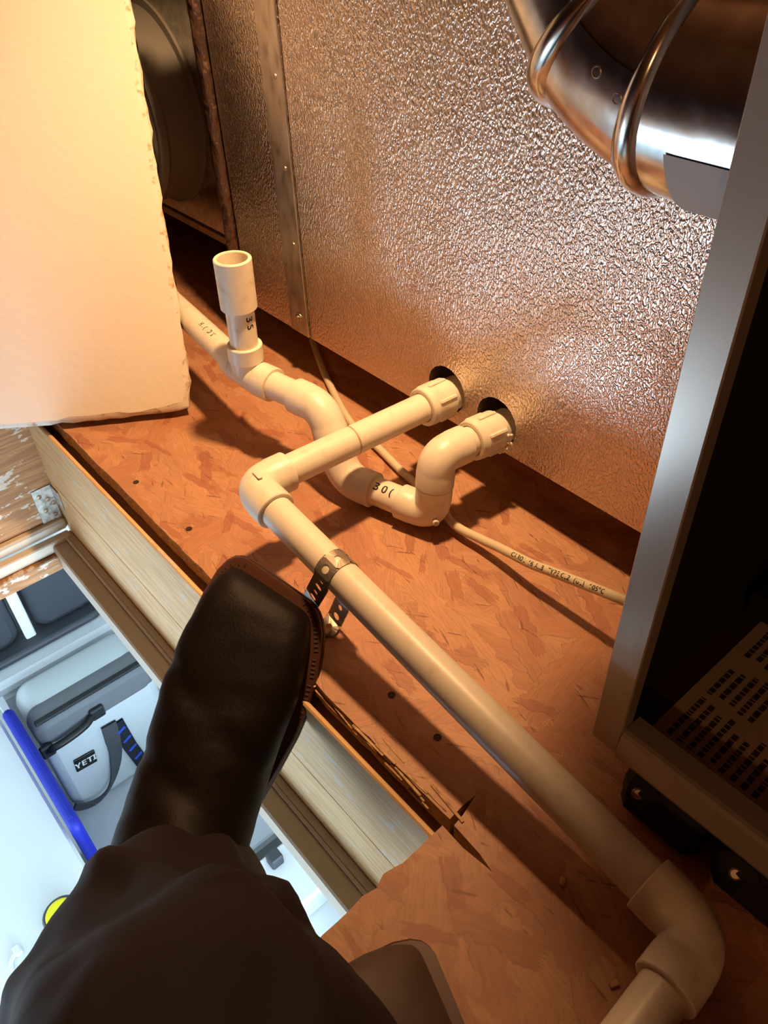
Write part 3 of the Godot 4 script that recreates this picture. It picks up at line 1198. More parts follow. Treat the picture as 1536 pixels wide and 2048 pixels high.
func elbow(parent: Node, toward_a: Vector3, c: Vector3, toward_b: Vector3, la := 0.033, lb := 0.033, hub_r := HUB) -> MeshInstance3D:
	var da := (toward_a - c).normalized()
	var db := (toward_b - c).normalized()
	var pts := []
	var rad := []
	var grp := []
	var hubl := minf(la, lb) * 0.45
	for q in hub_profile(-da, c + da * la, hubl, hub_r):
		pts.append(q[0]); rad.append(q[1])
	var s := c + da * (la - hubl - 0.0012)
	var e := c + db * (lb - hubl - 0.0012)
	var body := hub_r - 0.0004
	for i in 13:
		var t := i / 12.0
		pts.append(s * (1 - t) * (1 - t) + c * 2.0 * t * (1 - t) + e * t * t)
		rad.append(body)
	var tail := hub_profile(-db, c + db * lb, hubl, hub_r)
	tail.reverse()
	for q in tail:
		pts.append(q[0]); rad.append(q[1])
	for i in pts.size() - 1:
		grp.append(1)
	grp[0] = 2; grp[1] = 3; grp[2] = 4; grp[3] = 1
	var n := grp.size()
	grp[n - 1] = 5; grp[n - 2] = 6; grp[n - 3] = 7
	var st := new_st()
	tube(st, pts, rad, grp, 36)
	return part(parent, "elbow", st, M.pvc)

func adapter(parent: Node, at: Vector3, axis: Vector3) -> MeshInstance3D:
	# socket collar, ribbed barrel and thread going into the hole
	var st := new_st()
	lathe(st, at, axis, [Vector2(-0.012, 0.0158), Vector2(0.004, 0.0158), Vector2(0.004, 0.0188), Vector2(0.0255, 0.0188), Vector2(0.0262, 0.0182), Vector2(0.0268, 0.0188), Vector2(0.0318, 0.0182), Vector2(0.0325, 0.0172), Vector2(0.0325, 0.0142), Vector2(0.030, 0.0136)], 40)
	var s := axis.cross(Vector3.UP).normalized()
	var u := s.cross(axis).normalized()
	for k in 6:
		var a := TAU * k / 6 + 0.5
		var d := s * cos(a) + u * sin(a)
		cbox(st, at + axis * 0.0145 + d * 0.0188, Vector3(0.0035, 0.0032, 0.0200), 0.0008, Basis(d.cross(axis).normalized(), d, axis))
	return part(parent, "adapter", st, M.pvc)

func pipe_text(parent: Node, text: String, a: Vector3, b: Vector3, start: float, height: float, side: Vector3, radius: float, flip := 1.0) -> void:
	var ax := (b - a).normalized() * flip
	var from := a + (b - a).normalized() * start
	var n0 := (side - ax * side.dot(ax)).normalized()
	var v0 := n0.cross(ax).normalized()
	var place := func(u: float, v: float) -> Array:
		var ang := v / radius
		var nn := n0 * cos(ang) + v0 * sin(ang)
		return [from + ax * u + nn * (radius + 0.00012), nn]
	wrap_text(parent, "print", text, height, place, M.print)

func build_drain_line() -> void:
	var t := thing("drain_pipe", "long white plastic drain pipe running from upper hole past boot", "pipe")
	var h := Vector3(-0.4500, 0.0812, 0.0)
	var c1 := Vector3(-0.4565, 0.0855, 0.2138)
	var c2 := Vector3(-0.0286, 0.0403, 0.2226)
	var out := Vector3(-0.0220, 0.0350, 0.40)
	var ax := (c1 - h).normalized()
	adapter(t, h, ax)
	pipe(t, h + ax * 0.028, c1 - ax * 0.012)
	var st := new_st()
	var q := h + ax * 0.112
	tube(st, [q, q + ax * 0.0016], [PIPE + 0.00012, PIPE + 0.00012], [], 32)
	part(t, "stain_ring", st, M.ring_stain)
	elbow(t, h, c1, c2, 0.034, 0.034)
	var l := (c2 - c1).normalized()
	pipe(t, c1 + l * 0.012, c2 - l * 0.012)
	elbow(t, c1, c2, out, 0.036, 0.036, 0.0172)
	var o := (out - c2).normalized()
	pipe(t, c2 + o * 0.012, out)
	# raised mould tab on the elbow
	st = new_st()
	cbox(st, c1 + Vector3(0.008, HUB - 0.0003, -0.002), Vector3(0.011, 0.0012, 0.004), 0.0005, Basis(Vector3.UP, -0.1))
	part(t, "mould_mark", st, M.pvc)

func build_trap_line() -> void:
	var t := thing("condensate_trap", "white plastic drain trap with open standpipe tee beside foil box", "pipe")
	var h := Vector3(-0.3872, 0.0752, 0.0)
	var e1 := Vector3(-0.3912, 0.0790, 0.0705)
	var e2 := Vector3(-0.3895, 0.0190, 0.0770)
	var e3 := Vector3(-0.4806, 0.0205, 0.1035)
	var e4 := Vector3(-0.5165, 0.0800, 0.0970)
	var tee := Vector3(-0.6080, 0.0850, 0.1178)
	var far := Vector3(-1.15, 0.0880, 0.055)
	var ax := (e1 - h).normalized()
	adapter(t, h, ax)
	# torn bits of sealant round the lower rim of the hole
	var se := new_st()
	var r := RandomNumberGenerator.new()
	r.seed = 3
	for i in 14:
		var a := r.randf_range(-1.3, 0.5)
		cbox(se, Vector3(h.x + cos(a) * 0.0205, h.y + sin(a) * 0.0195, r.randf_range(0.001, 0.007)), Vector3(r.randf_range(0.002, 0.004), r.randf_range(0.002, 0.004), 0.003), 0.001, Basis(Vector3(r.randf(), r.randf(), r.randf()).normalized(), r.randf() * 3.0))
	var sb := part(t, "sealant", se, M.pvc)
	sb.set_meta("kind", "stuff")
	pipe(t, h + ax * 0.026, e1 - ax * 0.012)
	elbow(t, h, e1, e2, 0.031, 0.0290)
	elbow(t, e1, e2, e3, 0.0310, 0.033, 0.0164)
	pipe(t, e2 + (e3 - e2).normalized() * 0.015, e3 + (e2 - e3).normalized() * 0.015)
	elbow(t, e2, e3, e4, 0.033, 0.0345)
	elbow(t, e3, e4, tee, 0.0345, 0.033)
	var m := (tee - e4).normalized()
	pipe(t, e4 + m * 0.015, tee - m * 0.012)
	# injection nub on the lower elbow
	var st := new_st()
	lathe(st, e2 + Vector3(0.0135, 0.004, 0.0085), Vector3(0.82, 0.1, 0.55).normalized(), [Vector2(-0.002, 0.0028), Vector2(0.0024, 0.0028), Vector2(0.0028, 0.0022), Vector2(0.0020, 0.0012), Vector2(0.0020, 0.0001)], 14)
	part(t, "mould_mark", st, M.pvc)
	# tee: run and branch
	var out := (far - tee).normalized()
	var run := new_st()
	var pts := []
	var rad := []
	var grp := []
	for q in hub_profile(m, tee - m * 0.033, 0.017, HUB):
		pts.append(q[0]); rad.append(q[1])
	pts.append(tee - m * 0.0155); rad.append(HUB - 0.0009)
	pts.append(tee + out * 0.0155); rad.append(HUB - 0.0009)
	var tail := hub_profile(-out, tee + out * 0.033, 0.017, HUB)
	tail.reverse()
	for q in tail:
		pts.append(q[0]); rad.append(q[1])
	for i in pts.size() - 1:
		grp.append(i + 1)
	tube(run, pts, rad, grp, 36)
	var up := Vector3(0.018, 1.0, -0.012).normalized()
	pts = [tee + up * 0.004]
	rad = [HUB - 0.0016]
	grp = [1]
	pts.append(tee + up * 0.016); rad.append(HUB - 0.0009); grp.append(2)
	tail = hub_profile(-up, tee + up * 0.033, 0.016, HUB)
	tail.reverse()
	for q in tail:
		pts.append(q[0]); rad.append(q[1]); grp.append(grp.size() + 1)
	tube(run, pts, rad, grp, 36)
	part(t, "tee", run, M.pvc)
	var left := pipe(t, tee + out * 0.015, far)
	var sp := pipe(t, tee + up * 0.014, tee + up * 0.085)
	# open coupling on the standpipe
	var c0 := tee + up * 0.0705
	st = new_st()
	lathe(st, c0, up, [Vector2(0.003, PIPE + 0.0002), Vector2(0.0, PIPE + 0.0007), Vector2(0.0, HUB - 0.0006), Vector2(0.0008, HUB), Vector2(0.0465, HUB + 0.0001), Vector2(0.0473, HUB - 0.0006), Vector2(0.0473, 0.0140), Vector2(0.0465, 0.0136), Vector2(0.018, 0.0134), Vector2(0.0175, 0.0005)], 40)
	part(t, "coupling", st, M.pvc)
	# black maker's print, half turned out of sight
	var cam := Vector3(0, 0.49, 0.45)
	pipe_text(left, "H . (   D V", tee, far, 0.085, 0.0080, Vector3(0.25, 0.9, 0.25), PIPE, -1.0)
	pipe_text(sp, "3 S", tee + up * 0.084, tee + up * 0.02, 0.025, 0.010, Vector3(0.92, 0.0, -0.1), PIPE)
	var short := t.get_node("pipe_001")
	pipe_text(short, "3 0 (", e3, e2, 0.047, 0.0105, Vector3(0.35, 0.85, 0.35), PIPE)

func build_strap() -> void:
	# perforated hanger strap looped over the long pipe, both tails running down to the deck
	var t := thing("hanger_strap", "perforated metal hanger strap looped over the long drain pipe", "strap")
	var c1 := Vector3(-0.4565, 0.0855, 0.2138)
	var c2 := Vector3(-0.0286, 0.0403, 0.2226)
	var l := (c2 - c1).normalized()
	var p := c1 + l * 0.112
	var n := Vector3.UP - l * Vector3.UP.dot(l)
	n = n.normalized()
	var s := n.cross(l).normalized()      # towards +z or -z
	if s.z < 0:
		s = -s
	var R := PIPE + 0.0006
	var pts := []
	# near tail: starts on the deck by the boot, climbs to the pipe, loops over it, comes back under to the deck
	var foot_a := Vector3(-0.386, 0.0012, 0.2240) 
	var foot_b := Vector3(-0.356, 0.0012, 0.2180)
	var path := []
	path.append(foot_a + Vector3(0, 0, 0.012))
	path.append(foot_a)
	for a in range(-8, 200, 16):
		var r := deg_to_rad(a)
		path.append(p + (s * cos(r) + n * sin(r)) * R)
	path.append(p - s * 0.012 - n * 0.020 + l * 0.003)
	path.append(foot_b + Vector3(-0.004, 0.004, -0.006))
	path.append(foot_b + Vector3(0, 0, 0.012))
	# resample evenly
	var dense := []
	for i in path.size() - 1:
		var k := 10
		for j in k:
			dense.append(path[i].lerp(path[i + 1], float(j) / k))
	dense.append(path[-1])
	var cum := [0.0]
	for i in range(1, dense.size()):
		cum.append(cum[i - 1] + (dense[i] - dense[i - 1]).length())
	var total: float = cum[-1]
	var at := func(d: float) -> Array:
		d = clampf(d, 0.0, total)
		var i := 0
		while i < cum.size() - 2 and cum[i + 1] < d:
			i += 1
		var f: float = (d - cum[i]) / maxf(cum[i + 1] - cum[i], 1e-6)
		var tg: Vector3 = (dense[mini(i + 4, dense.size() - 1)] - dense[maxi(i - 3, 0)]).normalized()
		var w := (l - tg * l.dot(tg)).normalized()
		return [dense[i].lerp(dense[i + 1], f), w, tg.cross(w).normalized()]
	var st := new_st()
	st.set_smooth_group(-1)
	var half := 0.0085
	var cell := 0.0125
	var count := int(total / cell)
	for ci in count:
		var mid := (ci + 0.5) * cell
		var hr := 0.0036 if ci % 2 == 0 else 0.0025
		var N := 24
		for side in 2:
			for k in N:
				var qs := []
				for kk in [k, k + 1]:
					var a: float = TAU * kk / N
					var dir := Vector2(cos(a), sin(a))
					var sc: float = minf(cell * 0.5 / maxf(absf(dir.x), 1e-5), half / maxf(absf(dir.y), 1e-5))
					for rr in [hr, sc]:
						var f: Array = at.call(mid + dir.x * rr)
						qs.append(f[0] + f[1] * dir.y * rr + f[2] * (0.0004 if side == 0 else -0.0004))
				var f2: Array = at.call(mid)
				poly(st, [qs[0], qs[1], qs[3], qs[2]], qs[0] - f2[2] * (1.0 if side == 0 else -1.0))
		for k in N:
			var w4 := []
			for kk in [k, k + 1]:
				var a: float = TAU * kk / N
				var f: Array = at.call(mid + cos(a) * hr)
				for o in [0.0004, -0.0004]:
					w4.append(f[0] + f[1] * sin(a) * hr + f[2] * o)
			poly(st, [w4[0], w4[1], w4[3], w4[2]], w4[0] + (w4[0] - at.call(mid)[0]))
		for e in [-1.0, 1.0]:
			for k in 4:
				var w5 := []
				for kk in [k, k + 1]:
					var f: Array = at.call(mid - cell * 0.5 + cell * kk / 4.0)
					for o in [0.0004, -0.0004]:
						w5.append(f[0] + f[1] * half * e + f[2] * o)
				poly(st, [w5[0], w5[1], w5[3], w5[2]], w5[0] - at.call(mid)[1] * e)
	part(t, "band", st, M.strap)
	for q in [foot_a + Vector3(0, 0.0006, 0.006), foot_b + Vector3(0, 0.0006, 0.006)]:
		st = new_st()
		lathe(st, q, Vector3.UP, [Vector2(0, 0.0042), Vector2(0.0014, 0.0040), Vector2(0.0022, 0.0028), Vector2(0.0022, 0.0001)], 14)
		part(t, "screw", st, M.dull_screw)

func spline(ctrl: Array, per: int) -> Array:
	var out := []
	for i in ctrl.size() - 1:
		var p0: Vector3 = ctrl[maxi(i - 1, 0)]
		var p1: Vector3 = ctrl[i]
		var p2: Vector3 = ctrl[i + 1]
		var p3: Vector3 = ctrl[mini(i + 2, ctrl.size() - 1)]
		for j in per:
			out.append(p1.cubic_interpolate(p2, p0, p3, float(j) / per))
	out.append(ctrl[-1])
	return out

func build_cable() -> void:
	var t := thing("control_cable", "beige printed control cable lying behind the trap", "cable")
	var ctrl := [Vector3(-0.74, 0.0046, -0.050), Vector3(-0.66, 0.0046, -0.010), Vector3(-0.567, 0.0046, 0.028), Vector3(-0.514, 0.0046, 0.0355), Vector3(-0.4705, 0.005, 0.0437), Vector3(-0.4414, 0.006, 0.048), Vector3(-0.410, 0.0075, 0.052), Vector3(-0.3724, 0.010, 0.0655), Vector3(-0.3424, 0.013, 0.0645), Vector3(-0.3187, 0.018, 0.0644), Vector3(-0.2837, 0.026, 0.0662), Vector3(-0.2637, 0.0315, 0.0655), Vector3(-0.2401, 0.0380, 0.0650), Vector3(-0.2010, 0.0480, 0.0636), Vector3(-0.165, 0.0545, 0.061), Vector3(-0.1425, 0.0575, 0.058)]
	var pts := spline(ctrl, 6)
	var rad := []
	for p in pts:
		rad.append(0.0041)
	var st := new_st()
	tube(st, pts, rad, [], 16, true, true)
	var body := part(t, "jacket", st, M.cable)
	# print along the stretch nearest the furnace
	var cum := [0.0]
	for i in range(1, pts.size()):
		cum.append(cum[i - 1] + (pts[i] - pts[i - 1]).length())
	var total: float = cum[-1]
	var facing_dir := Vector3(0.45, 0.72, 0.50).normalized()
	var place := func(u: float, v: float) -> Array:
		var d: float = clampf(total - 0.118 + u, 0.0, total - 0.001)
		var i := 0
		while i < cum.size() - 2 and cum[i + 1] < d:
			i += 1
		var f: float = (d - cum[i]) / maxf(cum[i + 1] - cum[i], 1e-6)
		var c: Vector3 = pts[i].lerp(pts[i + 1], f)
		var tg: Vector3 = (pts[mini(i + 2, pts.size() - 1)] - pts[maxi(i - 2, 0)]).normalized()
		var n0 := (facing_dir - tg * facing_dir.dot(tg)).normalized()
		var v0 := n0.cross(tg)
		var ang := v / 0.0041
		var nn := n0 * cos(ang) + v0 * sin(ang)
		return [c + nn * 0.0042, nn]
	wrap_text(body, "print", "CAROL  16 A..3   TYPE CL2   (UL)   105°C", 0.0056, place, M.print, 0.92)
	# foil-edged grommet where it enters the furnace
	st = new_st()
	lathe(st, Vector3(-0.1440, 0.0572, 0.058), Vector3.LEFT, [Vector2(-0.002, 0.0075), Vector2(0.002, 0.0075), Vector2(0.003, 0.0060), Vector2(0.003, 0.0042)], 16)
	part(t, "grommet", st, M.rubber)

# ================================================================ the photographer's legs
func boot(parent: Node, tip: Vector3, a: Vector3, n: Vector3, upper_mat: Material, shaft := 12, lean := 0.0, stitched := true) -> Node3D:
	var s := a.cross(n).normalized()
	var b := Node3D.new()
	b.name = child_name(parent, "boot")
	parent.add_child(b, true)
	var at := func(u: float, x: float, h: float) -> Vector3:
		return tip - a * (u + 0.26 * x * clampf(1.0 - u / 0.09, 0.0, 1.0)) + s * (x + lean * maxf(h - 0.035, 0.0)) + n * h
	# spine of the upper: u, h, bend, half width, up, down
	var sec := [
		[0.0090, 0.0190, 0, 0.0285, 0.0050, 0.0060], [0.0100, 0.0200, 0, 0.0325, 0.0090, 0.0085], [0.0140, 0.0212, 0, 0.0368, 0.0135, 0.0110], [0.023, 0.0235, 0, 0.0408, 0.0172, 0.0130], [0.040, 0.027, 0, 0.0445, 0.0210, 0.0160],
		[0.062, 0.031, 0, 0.0475, 0.0245, 0.0200], [0.085, 0.034, 3, 0.0490, 0.0285, 0.0230], [0.108, 0.039, 8, 0.0470, 0.0330, 0.0280], [0.130, 0.045, 16, 0.0462, 0.0375, 0.0340],
		[0.152, 0.054, 28, 0.0460, 0.0420, 0.0450], [0.172, 0.068, 42, 0.0465, 0.0460, 0.0580], [0.189, 0.088, 57, 0.0475, 0.0490, 0.0680], [0.201, 0.113, 70, 0.0490, 0.0510, 0.0620],
		[0.208, 0.142, 80, 0.0505, 0.0520, 0.0560], [0.211, 0.177, 87, 0.0515, 0.0535, 0.0560], [0.212, 0.217, 90, 0.0525, 0.0550, 0.0565], [0.212, 0.262, 90, 0.0530, 0.0560, 0.0570]]
	for q in sec:
		if q[0] > 0.108:
			q[0] = 0.108 + (q[0] - 0.108) * 1.3
	sec = sec.slice(0, mini(sec.size(), shaft + 5))
	# finer rings by interpolation
	var fine := []
	for i in sec.size() - 1:
		for j in 4:
			var q := []
			for c in 6:
				q.append(cubic_interpolate(sec[i][c], sec[i + 1][c], sec[maxi(i - 1, 0)][c], sec[mini(i + 2, sec.size() - 1)][c], j / 4.0))
			fine.append(q)
	fine.append(sec[-1])
	var rings := []
	var fnz := FastNoiseLite.new()
	fnz.seed = 2
	fnz.frequency = 14.0
	for q in fine:
		var th := deg_to_rad(q[2])
		var e1 := n * cos(th) + a * sin(th)
		var c: Vector3 = at.call(q[0], 0.0, q[1])
		var ring := []
		var P := 40
		var pw := lerpf(0.55, 0.92, clampf((q[0] - 0.03) / 0.14, 0, 1))
		for k in P:
			var f := TAU * k / P
			var cx := signf(cos(f)) * pow(absf(cos(f)), pw)
			var sy := signf(sin(f)) * pow(absf(sin(f)), pw)
			var hh: float = q[4] if sy > 0 else q[5]
			var crease := 0.0
			if sy > -0.2:
				# walking creases across the vamp, lying at a slant
				var uu: float = q[0] - 0.50 * cx * q[3]
				for cr in [[0.106, 0.0042, 0.0075], [0.132, 0.0012, 0.003], [0.139, 0.0010, 0.0028], [0.146, 0.0010, 0.0028], [0.168, 0.0038, 0.009]]:
					crease -= cr[1] * exp(-pow((uu - cr[0]) / cr[2], 2.0)) * clampf(0.4 + absf(cx), 0.35, 1.0)
				crease += 0.0016 * fnz.get_noise_3d(uu * 3.0, cx * 0.12, q[1] * 3.0)
			ring.append(c - a * (0.26 * cx * q[3] * clampf(1.0 - q[0] / 0.09, 0.0, 1.0)) + s * (cx * (q[3] + crease * 0.6)) + e1 * (sy * (hh + crease)))
		# counter-clockwise about the direction of travel (back along -a)
		rings.append(ring)
	var st := new_st()
	var flip := []
	for r in rings:
		var rr: Array = r.duplicate()
		rr.reverse()
		flip.append(rr)
	var order: bool = ((rings[0][1] - rings[0][0]).cross(rings[0][2] - rings[0][1])).dot(-a) > 0.0
	loft(st, rings if order else flip, [], true, true)
	part(b, "upper", st, upper_mat)
	# sole outline (square toe), welt on top of it
	var half := [[0.0, 0.0290], [0.0012, 0.0335], [0.004, 0.0385], [0.009, 0.0430], [0.018, 0.0475], [0.036, 0.0520], [0.058, 0.0550], [0.082, 0.0562], [0.108, 0.0545], [0.135, 0.0500], [0.165, 0.0440], [0.195, 0.0400], [0.225, 0.0385], [0.255, 0.0380], [0.277, 0.0340], [0.291, 0.0250], [0.296, 0.0120]]
	var layers := [["outsole", 0.0, 0.0075, 0.0, M.sole], ["welt", 0.0078, 0.0125, -0.0006, M.welt]]
	for L in layers:
		var lo := []
		var hi := []
		var hb := []
		for side in [1.0, -1.0]:
			var seq := half.duplicate()
			if side < 0:
				seq.reverse()
			for q in seq:
				var w: float = maxf(q[1] + L[3], 0.002)
				var uu: float = clampf(q[0] - L[3] if q[0] < 0.1 else q[0] + L[3], 0.0, 0.3)
				lo.append(at.call(uu, w * side, L[1]))
				hi.append(at.call(uu, w * side, L[2] - 0.0012))
				hb.append(at.call(uu, (w - 0.0014) * side, L[2]))
		var so := new_st()
		var turn: bool = ((lo[1] - lo[0]).cross(lo[10] - lo[1])).dot(n) > 0.0
		if not turn:
			lo.reverse(); hi.reverse(); hb.reverse()
		loft(so, [lo, hi, hb], [1, 2], true, true)
		part(b, L[0], so, L[4])
	var hl := new_st()
	cbox(hl, at.call(0.252, 0.0, -0.014), Vector3(0.066, 0.030, 0.066), 0.012, Basis(s, n, -a))
	part(b, "heel", hl, M.sole)
	if not stitched:
		return b
	# welt stitches along both sides and round the toe
	var sts := new_st()
	var num := 0
	for side in [-1.0, 1.0]:
		for i in half.size() - 1:
			if half[i][0] > 0.17:
				break
			var p0: Vector3 = at.call(half[i][0] + 0.004, (half[i][1] - 0.0042) * side, 0.0126)
			var p1: Vector3 = at.call(half[i + 1][0] + (0.004 if half[i + 1][0] < 0.02 else 0.0), (half[i + 1][1] - 0.0042) * side, 0.0126)
			var cnt := maxi(1, int((p1 - p0).length() / 0.0032))
			for j in cnt:
				var c := p0.lerp(p1, (j + 0.5) / cnt)
				var d := (p1 - p0).normalized()
				var wv := n.cross(d).normalized()
				cbox(sts, c, Vector3(0.0013, 0.0010, 0.0034), 0.0003, Basis(d, n, wv))
				num += 1
	var stp := part(b, "welt_stitching", sts, M.stitch)
	stp.set_meta("kind", "stuff")
	return b

func trouser(parent: Node, centres: Array, radii: Array, seed: int) -> void:
	var pts := spline(centres, 22)
	var rad := []
	for i in pts.size():
		var t := float(i) / (pts.size() - 1) * (radii.size() - 1)
		var k := mini(int(t), radii.size() - 2)
		rad.append(lerpf(radii[k], radii[k + 1], smoothstep(0.0, 1.0, t - k) * 0.5 + (t - k) * 0.5))
	var fr := frames(pts)
	var fnz := FastNoiseLite.new()
	fnz.seed = seed
	fnz.frequency = 1.0
	fnz.fractal_octaves = 2
	var rings := []
	var seg := 96
	# inside of the hem
	for pass_ in 2:
		var ring := []
		var q: Vector3 = pts[0] + fr[0][0] * (0.03 if pass_ == 0 else 0.0)
		for k in seg:
			var a := TAU * k / seg
			ring.append(q + (fr[0][1] * cos(a) + fr[0][2] * sin(a)) * (rad[0] - 0.0035))
		rings.append(ring)
	var len := 0.0
	for i in pts.size():
		if i > 0:
			len += (pts[i] - pts[i - 1]).length()
		var ring := []
		for k in seg:
			var a := TAU * k / seg
			# slanting drape folds: rounded crests with broad hollows that wind round the leg
			var wob := fnz.get_noise_3d(cos(a) * 0.8, sin(a) * 0.8, len * 3.0)
			var ph := 6.0 * a + len * 34.0 + 2.6 * wob
			var ph2 := 3.0 * a - len * 26.0 + 2.4 * fnz.get_noise_3d(cos(a) * 0.7 + 7.0, sin(a) * 0.7, len * 2.5)
			var grow := smoothstep(0.0, 0.05, len)
			var fade := 0.3 + 0.7 * clampf(0.6 + fnz.get_noise_3d(cos(a) * 0.9, sin(a) * 0.9 + 3.0, len * 6.0), 0.0, 1.0)
			var disp := (0.0095 * pow(0.5 + 0.5 * sin(ph), 3.2) + 0.0125 * pow(0.5 + 0.5 * sin(ph2), 2.8) - 0.0065) * (0.25 + 0.75 * grow) * fade
			ring.append(pts[i] + (fr[i][1] * cos(a) + fr[i][2] * sin(a)) * (rad[i] + disp))
		rings.append(ring)
	var groups := []
	for i in rings.size() - 1:
		groups.append(3 if i == 0 else (4 if i == 1 else 1))
	var st := new_st()
	loft(st, rings, groups, false, true)
	part(parent, "trouser_leg", st, M.cloth)

func build_person() -> void:
	var p := thing("person", "person's leg in dark trousers, brown square-toed boot braced on hatch edge", "person")
	var a := Vector3(-0.27, 0.67, -0.69).normalized()
	var n := Vector3(0.463, 0.721, 0.515)
	n = (n - a * n.dot(a)).normalized()
	boot(p, Vector3(-0.3915, 0.0460, 0.2375), a, n, M.leather, 9, 0.38)
	trouser(p, [Vector3(-0.2810, -0.0640, 0.4135), Vector3(-0.2440, -0.0290, 0.4325), Vector3(-0.2061, 0.0058, 0.4495), Vector3(-0.1672, 0.0416, 0.4605), Vector3(-0.1340, 0.0740, 0.4657), Vector3(-0.1048, 0.1024, 0.4740), Vector3(-0.065, 0.130, 0.505), Vector3(0.02, 0.165, 0.570), Vector3(0.16, 0.160, 0.68)], [0.0585, 0.065, 0.0735, 0.081, 0.087, 0.091, 0.092, 0.090, 0.090], 12)
	var a2 := Vector3(0.08, 0.0, -1.0).normalized()
	boot(p, Vector3(-0.0960, 0.001, 0.3350), a2, Vector3.UP, M.leather_pale, 8, 0.0, false)

func build_work_light() -> void:
	# clamp lamp hung from the rafters, out of frame above the pipes
	var t := thing("work_light", "clamp work light with a metal reflector hung from the rafters", "lamp")
	var at := Vector3(-0.43, 0.76, 0.055)
	var aim := Vector3(-0.68, 0.0, 0.12)
	var d := (aim - at).normalized()
	var st := new_st()
	lathe(st, at, d, [Vector2(-0.11, 0.018), Vector2(-0.06, 0.020), Vector2(-0.055, 0.026), Vector2(-0.047, 0.034), Vector2(-0.045, 0.035), Vector2(-0.047, 0.032), Vector2(-0.053, 0.024)], 32)
	part(t, "reflector", st, M.reflector)
	st = new_st()
	lathe(st, at, d, [Vector2(-0.055, 0.012), Vector2(-0.04, 0.022), Vector2(-0.022, 0.028), Vector2(-0.006, 0.021), Vector2(0.0, 0.0005)], 24, [1, 1, 1, 1])
	part(t, "bulb", st, M.bulb)
	st = new_st()
	tube(st, [at - d * 0.11, at - d * 0.16, Vector3(-0.42, 0.99, 0.07)], [0.004, 0.004, 0.004], [], 8)
	part(t, "cord", st, M.cord)
	var l := SpotLight3D.new()
	l.name = "work_light_beam"
	l.light_color = Color(1.0, 0.78, 0.55)
	l.light_energy = 0.68
	l.spot_angle = 47.0
	l.spot_angle_attenuation = 1.0
	l.spot_range = 12.0
	l.spot_attenuation = 2.0
	l.light_size = 0.022
	l.shadow_enabled = true
	t.add_child(l)
	l.position = at + d * 0.008
	l.look_at_from_position(l.position, aim, Vector3.RIGHT)
	# light of the bare bulb that spills past the shallow reflector
	var o := OmniLight3D.new()
	o.name = "work_light_bulb"
	o.light_color = Color(1.0, 0.78, 0.55)
	o.light_energy = 0.28
	o.light_size = 0.022
	o.omni_range = 12.0
	o.omni_attenuation = 2.0
	o.shadow_enabled = true
	t.add_child(o)
	o.position = at + d * 0.03

func build_attic_bulb() -> void:
	# weak bare bulb hanging low behind the photographer
	var t := thing("attic_bulb", "bare attic bulb hanging low behind the photographer", "lamp")
	var at := Vector3(0.62, 0.66, 1.45)
	var st := new_st()
	lathe(st, at, Vector3.UP, [Vector2(-0.034, 0.0005), Vector2(-0.028, 0.016), Vector2(-0.012, 0.028), Vector2(0.006, 0.029), Vector2(0.024, 0.020), Vector2(0.040, 0.013)], 24, [1, 1, 1, 1, 1])
	part(t, "bulb", st, M.bulb)
	st = new_st()
	lathe(st, at, Vector3.UP, [Vector2(0.038, 0.015), Vector2(0.038, 0.019), Vector2(0.085, 0.019), Vector2(0.095, 0.006), Vector2(0.095, 0.0005)], 20)
	part(t, "socket", st, M.cord)
	st = new_st()
	tube(st, [at + Vector3(0, 0.09, 0), Vector3(0.62, 1.72, 1.45)], [0.004, 0.004], [], 8)
	part(t, "cord", st, M.cord)
	var o := OmniLight3D.new()
	o.name = "attic_bulb_light"
	o.light_color = Color(1.0, 0.74, 0.48)
	o.light_energy = 0.30
	o.light_size = 0.028
	o.omni_range = 12.0
	o.omni_attenuation = 2.0
	o.shadow_enabled = true
	t.add_child(o)
	o.position = at

# ================================================================ things in the room below
func rounded_slab(st: SurfaceTool, centre: Vector3, size: Vector3, r: float, basis := Basis(), edge := 0.01) -> void:
	# rounded rectangle in the local xy plane, extruded along z with softened rims
	var seg := 8
	var ring := func(inset: float, z: float) -> Array:
		var out := []
		var hx := size.x * 0.5 - r
		var hy := size.y * 0.5 - r
		var rr := r - inset
		for c in 4:
			var cx := hx if c == 0 or c == 3 else -hx
			var cy := hy if c < 2 else -hy
			for k in seg + 1:
				var a := PI * 0.5 * (c + float(k) / seg)
				out.append(centre + basis * Vector3(cx + cos(a) * rr, cy + sin(a) * rr, z))
		return out
	var hz := size.z * 0.5
	loft(st, [ring.call(edge, -hz), ring.call(edge * 0.3, -hz + edge * 0.3), ring.call(0.0, -hz + edge), ring.call(0.0, hz - edge), ring.call(edge * 0.3, hz - edge * 0.3), ring.call(edge, hz)], [1, 1, 1, 1, 1], true, true)

